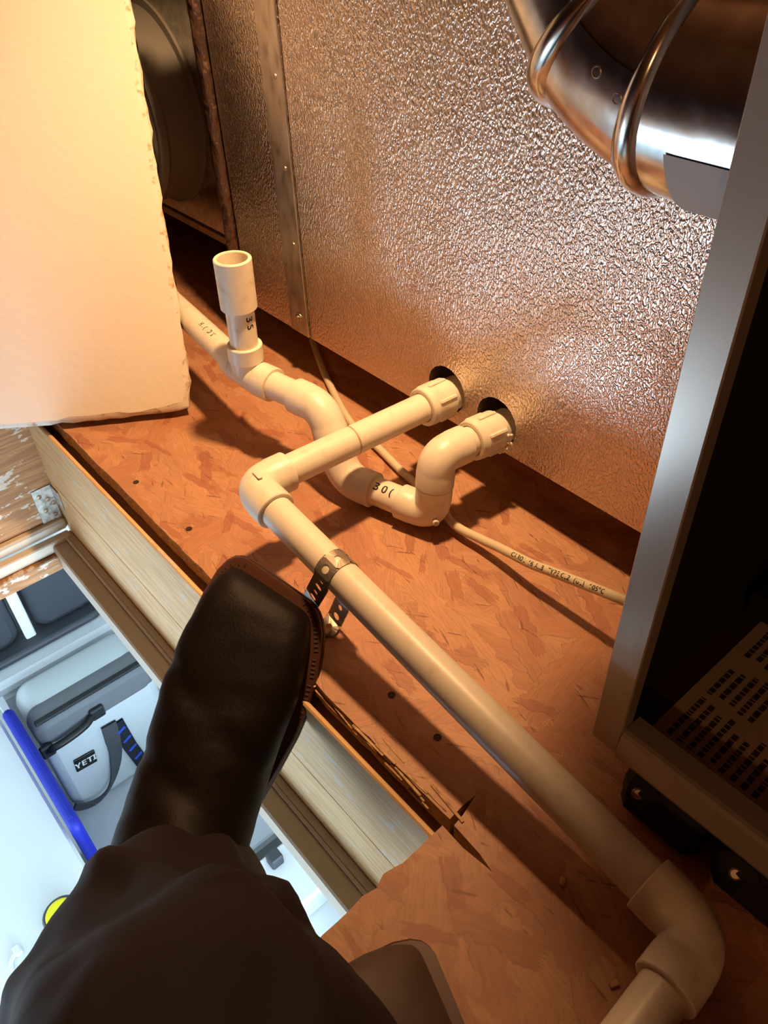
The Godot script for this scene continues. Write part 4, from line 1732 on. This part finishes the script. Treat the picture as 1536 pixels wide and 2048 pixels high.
func build_room_things() -> void:
	var yf := -2.5
	var to_x := Basis(Vector3(0, 0, -1), Vector3(0, 1, 0), Vector3(1, 0, 0))   # slab front facing +x
	# chest freezer with a pale lid
	var fz := thing("chest_freezer", "pale chest freezer below, carrying the dark grey cases", "freezer")
	var st := new_st()
	box_between(st, Vector3(-2.85, yf + 0.001, -0.75), Vector3(-1.98, -1.565, 0.44), 0.02)
	part(fz, "body", st, M.offwhite)
	st = new_st()
	box_between(st, Vector3(-2.86, -1.562, -0.76), Vector3(-1.965, -1.505, 0.445), 0.02)
	part(fz, "lid", st, M.offwhite)
	# grey cases standing on a grey tray
	var tr := thing("grey_tray", "dark grey rounded tray under the two cases on freezer", "tray")
	st = new_st()
	rounded_slab(st, Vector3(-2.20, -1.4900, 0.30), Vector3(0.62, 0.36, 0.028), 0.09, Basis(Vector3(0, 0, -1), Vector3(-1, 0, 0), Vector3(0, 1, 0)), 0.012)
	part(tr, "tray_base", st, M.slate)
	for c in [[0.118, 0.235, "large dark grey hard case with rounded corner on freezer"], [0.43, 0.29, "second dark grey hard case cut off at left edge"]]:
		var cs := thing("hard_case", c[2], "case", "grey cases on the freezer")
		st = new_st()
		rounded_slab(st, Vector3(-2.13, -1.3055, c[0]), Vector3(c[1], 0.34, 0.13), 0.055, to_x, 0.025)
		part(cs, "shell", st, M.slate)
		for q in [Vector2(-0.055, -0.045), Vector2(0.07, 0.05)]:
			st = new_st()
			var hook := []
			for k in 9:
				var an := PI * k / 8.0
				hook.append(Vector3(-2.064, -1.3055 + q.y - sin(an) * 0.008, c[0] + q.x + cos(an) * 0.008))
			tube(st, hook, [0.0022, 0.0022, 0.0022, 0.0022, 0.0022, 0.0022, 0.0022, 0.0022, 0.0022], [], 8, true, true)
			part(cs, "hook", st, M.white)
	st = new_st()
	box_between(st, Vector3(-2.085, -1.4755, 0.245), Vector3(-2.060, -1.20, 0.278), 0.004)
	tagged("white_board_strip", st, M.white, "narrow white board standing between the two grey cases", "board")
	# low bench in front of the freezer
	var bn := thing("storage_bench", "low white bench that the cooler bag stands on", "bench")
	st = new_st()
	box_between(st, Vector3(-1.955, -2.03, -0.75), Vector3(-1.25, -1.985, 0.445), 0.006)
	part(bn, "seat", st, M.offwhite)
	for x in [-1.93, -1.28]:
		for z in [-0.72, 0.41]:
			st = new_st()
			box_between(st, Vector3(x - 0.022, yf + 0.001, z - 0.022), Vector3(x + 0.022, -2.03, z + 0.022), 0.003)
			part(bn, "leg", st, M.offwhite)
	# cooler bag
	var co := thing("cooler_bag", "pale blue-grey soft cooler bag with black logo tag and strap", "cooler")
	st = new_st()
	rounded_slab(st, Vector3(-1.83, -1.7345, 0.208), Vector3(0.385, 0.495, 0.20), 0.06, to_x, 0.03)
	part(co, "body", st, M.cooler)
	st = new_st()
	rounded_slab(st, Vector3(-1.778, -1.548, 0.208), Vector3(0.392, 0.125, 0.103), 0.055, to_x, 0.028)
	part(co, "zip_band", st, M.cooler_band)
	st = new_st()
	cbox(st, Vector3(-1.742, -1.4870, 0.208), Vector3(0.022, 0.010, 0.36), 0.004)  # dark strip paints in the shadow line along the cooler's top edge
	part(co, "top_shade_line", st, M.slate_dark)
	# carry handle
	st = new_st()
	var hp := spline([Vector3(-1.722, -1.590, 0.398), Vector3(-1.704, -1.578, 0.372), Vector3(-1.700, -1.572, 0.32), Vector3(-1.704, -1.565, 0.268), Vector3(-1.722, -1.560, 0.235)], 6)
	var hr := []
	for q in hp:
		hr.append(0.012)
	tube(st, hp, hr, [], 10, true, true)
	part(co, "handle", st, M.black)
	st = new_st()
	cbox(st, Vector3(-1.719, -1.560, 0.222), Vector3(0.02, 0.045, 0.045), 0.005)
	part(co, "handle_anchor", st, M.slate_dark)
	st = new_st()
	cbox(st, Vector3(-1.719, -1.592, 0.392), Vector3(0.02, 0.05, 0.04), 0.005)
	part(co, "handle_anchor", st, M.slate_dark)
	# logo tag
	st = new_st()
	cbox(st, Vector3(-1.7265, -1.7430, 0.3115), Vector3(0.008, 0.058, 0.068), 0.002, Basis(Vector3.RIGHT, -0.10))
	var tag := part(co, "logo_tag", st, M.black)
	var place := func(u: float, v: float) -> Array:
		return [Vector3(-1.7220, -1.7430, 0.3115) + Basis(Vector3.RIGHT, -0.10) * Vector3(0, v, -u), Vector3.RIGHT]
	wrap_text(tag, "lettering", "YETI", 0.034, place, M.white, 1.0)
	# shoulder strap: wide webbing, narrow curl, and a stitched daisy-chain strip
	var strap := func(called: String, path: Array, widths: Array, m: Material) -> MeshInstance3D:
		var ss := new_st()
		ss.set_smooth_group(-1)
		for i in path.size() - 1:
			var d: Vector3 = (path[i + 1] - path[i]).normalized()
			var w := d.cross(Vector3.RIGHT).normalized()
			var a0: Vector3 = path[i] + w * widths[i]
			var a1: Vector3 = path[i] - w * widths[i]
			var b0: Vector3 = path[i + 1] + w * widths[i + 1]
			var b1: Vector3 = path[i + 1] - w * widths[i + 1]
			var o := Vector3(0.004, 0, 0)
			var mid := (a0 + b1) * 0.5
			poly(ss, [a0 + o, a1 + o, b1 + o, b0 + o], mid)
			poly(ss, [a0 - o, a1 - o, b1 - o, b0 - o], mid)
			poly(ss, [a0 - o, a0 + o, b0 + o, b0 - o], mid)
			poly(ss, [a1 - o, a1 + o, b1 + o, b1 - o], mid)
		return part(co, called, ss, m)
	strap.call("shoulder_strap", spline([Vector3(-1.724, -1.645, 0.206), Vector3(-1.722, -1.72, 0.212), Vector3(-1.720, -1.79, 0.222), Vector3(-1.712, -1.86, 0.250), Vector3(-1.700, -1.905, 0.290), Vector3(-1.700, -1.925, 0.335), Vector3(-1.706, -1.920, 0.375), Vector3(-1.716, -1.905, 0.402)], 5), [0.024, 0.024, 0.024, 0.024, 0.024, 0.024, 0.023, 0.022, 0.022, 0.021, 0.020, 0.019, 0.018, 0.016, 0.014, 0.012, 0.010, 0.008, 0.006, 0.005, 0.004, 0.004, 0.005, 0.006, 0.008, 0.010, 0.011, 0.012, 0.012, 0.013, 0.013, 0.013, 0.014, 0.014, 0.014, 0.014], M.webbing)
	var web: MeshInstance3D = strap.call("webbing_strip", [Vector3(-1.7245, -1.66, 0.182), Vector3(-1.7235, -1.80, 0.172), Vector3(-1.7235, -1.96, 0.150)], [0.022, 0.022, 0.022], M.navy)
	for k in 5:
		st = new_st()
		cbox(st, Vector3(-1.7190, -1.70 - k * 0.055, 0.178 - k * 0.006), Vector3(0.003, 0.010, 0.032), 0.001, Basis(Vector3.RIGHT, 0.5))
		part(web, "stitch_bar", st, M.blue_thread)
	# blue padded board standing beside the cooler
	var bl := thing("blue_pad", "bright blue padded board standing between cooler and white washer", "pad")
	st = new_st()
	rounded_slab(st, Vector3(-1.590, -1.7200, 0.4325), Vector3(0.50, 0.525, 0.034), 0.03, Basis(), 0.014)
	part(bl, "pad", st, M.blue)
	st = new_st()
	cbox(st, Vector3(-1.590, -1.4570, 0.4325), Vector3(0.44, 0.004, 0.010), 0.001)
	part(bl, "ridge", st, M.blue)
	# white washer with a flat top
	var ws := thing("washing_machine", "white washing machine seen from above at lower left", "washer")
	st = new_st()
	box_between(st, Vector3(-1.95, yf + 0.001, 0.462), Vector3(-0.75, -1.545, 1.30), 0.012)
	part(ws, "body", st, M.white)
	st = new_st()
	box_between(st, Vector3(-1.955, -1.543, 0.457), Vector3(-0.745, -1.500, 1.305), 0.008)
	part(ws, "lid", st, M.white)
	# tape measure and a plastic clip on the washer
	var tm := thing("tape_measure", "yellow and grey tape measure on the white washer", "tool")
	st = new_st()
	lathe(st, Vector3(-1.158, -1.4990, 0.552), Vector3.UP, [Vector2(0, 0.0005), Vector2(0, 0.042), Vector2(0.004, 0.046), Vector2(0.034, 0.046), Vector2(0.038, 0.042), Vector2(0.038, 0.0005)], 28)
	part(tm, "case", st, M.slate)
	st = new_st()
	lathe(st, Vector3(-1.158, -1.4612, 0.552), Vector3.UP, [Vector2(0, 0.038), Vector2(0.004, 0.036), Vector2(0.006, 0.031), Vector2(0.006, 0.0005)], 28)
	part(tm, "face", st, M.yellow)
	var ck := thing("plastic_clip", "small white plastic clip lying near the tape measure", "clip")
	st = new_st()
	tube(st, spline([Vector3(-1.168, -1.4945, 0.668), Vector3(-1.150, -1.494, 0.690), Vector3(-1.118, -1.494, 0.694), Vector3(-1.092, -1.494, 0.700)], 5), [0.005, 0.005, 0.005, 0.005, 0.005, 0.005, 0.005, 0.005, 0.005, 0.005, 0.005, 0.005, 0.005, 0.005, 0.005, 0.005], [], 8, true, true)
	part(ck, "wire", st, M.white)
	st = new_st()
	cbox(st, Vector3(-1.166, -1.4930, 0.668), Vector3(0.026, 0.012, 0.018), 0.003)
	part(ck, "jaw", st, M.white)
	# white cupboard and boxes straight below the hatch side
	var cb := thing("white_cupboard", "white cupboard straight below seen beside the boot ankle", "cupboard")
	st = new_st()
	box_between(st, Vector3(-1.02, yf + 0.001, -0.55), Vector3(-0.35, -1.72, 0.40), 0.006)
	part(cb, "body", st, M.white)
	st = new_st()
	box_between(st, Vector3(-1.03, -1.718, -0.56), Vector3(-0.34, -1.690, 0.405), 0.006)
	part(cb, "top", st, M.white)
	var bx := thing("storage_box", "pale blue-grey lidded box on the white cupboard", "box")
	st = new_st()
	box_between(st, Vector3(-1.00, -1.6895, -0.16), Vector3(-0.845, -1.60, 0.20), 0.008)
	part(bx, "body", st, M.offwhite)
	st = new_st()
	box_between(st, Vector3(-1.006, -1.5995, -0.166), Vector3(-0.839, -1.575, 0.206), 0.006)
	part(bx, "lid", st, M.white)
	for z in [-0.02, 0.075]:
		st = new_st()
		box_between(st, Vector3(-0.99, -1.5745, z - 0.018), Vector3(-0.955, -1.535, z + 0.018), 0.004)
		tagged("grey_block", st, M.slate, "small grey block on box lid, nearer the cooler" if z > 0 else "small grey block on box lid, nearer the hatch frame", "block")
	var bk := thing("grey_bucket", "grey round bucket rim peeking past the hatch frame", "bucket")
	st = new_st()
	lathe(st, Vector3(-0.62, -1.6895, -0.02), Vector3.UP, [Vector2(0.001, 0.0005), Vector2(0.001, 0.075), Vector2(0.15, 0.092), Vector2(0.152, 0.097), Vector2(0.156, 0.097), Vector2(0.156, 0.088), Vector2(0.01, 0.072), Vector2(0.01, 0.0005)], 32)
	part(bk, "shell", st, M.slate)

func build_floor_bits() -> void:
	# nail heads sunk in the decking and a few wood chips
	var spots := [[Vector2(-0.6397, 0.2450), "nail sunk in deck near the leaning panel"], [Vector2(-0.5423, 0.2415), "nail sunk in deck left of the boot"], [Vector2(-0.2771, 0.2243), "upper nail sunk between boot and long pipe"], [Vector2(-0.2282, 0.2240), "lower nail sunk between boot and long pipe"]]
	for q in spots:
		var n := thing("nail", q[1], "nail", "nails in the decking")
		var st := new_st()
		lathe(st, Vector3(q[0].x, 0.0001, q[0].y), Vector3.UP, [Vector2(0, 0.0030), Vector2(0.0004, 0.0029), Vector2(0.0002, 0.0022), Vector2(0.0002, 0.0001)], 12)
		part(n, "head", st, M.nail)
	var chips := [[Vector2(-0.1044, 0.2375), "small wood chip beside long pipe near furnace mounts"], [Vector2(-0.0493, 0.2602), "pale wood chip on deck nearest the lower elbow"], [Vector2(-0.300, 0.190), "tiny wood chip beyond the hanger strap"]]
	for q in chips:
		var st := new_st()
		cbox(st, Vector3(q[0].x, 0.0013, q[0].y), Vector3(0.0055, 0.0022, 0.0034), 0.0006, Basis(Vector3.UP, q[0].x * 40.0))
		tagged("wood_chip", st, M.osb_edge, q[1], "chip", "wood chips on the deck")
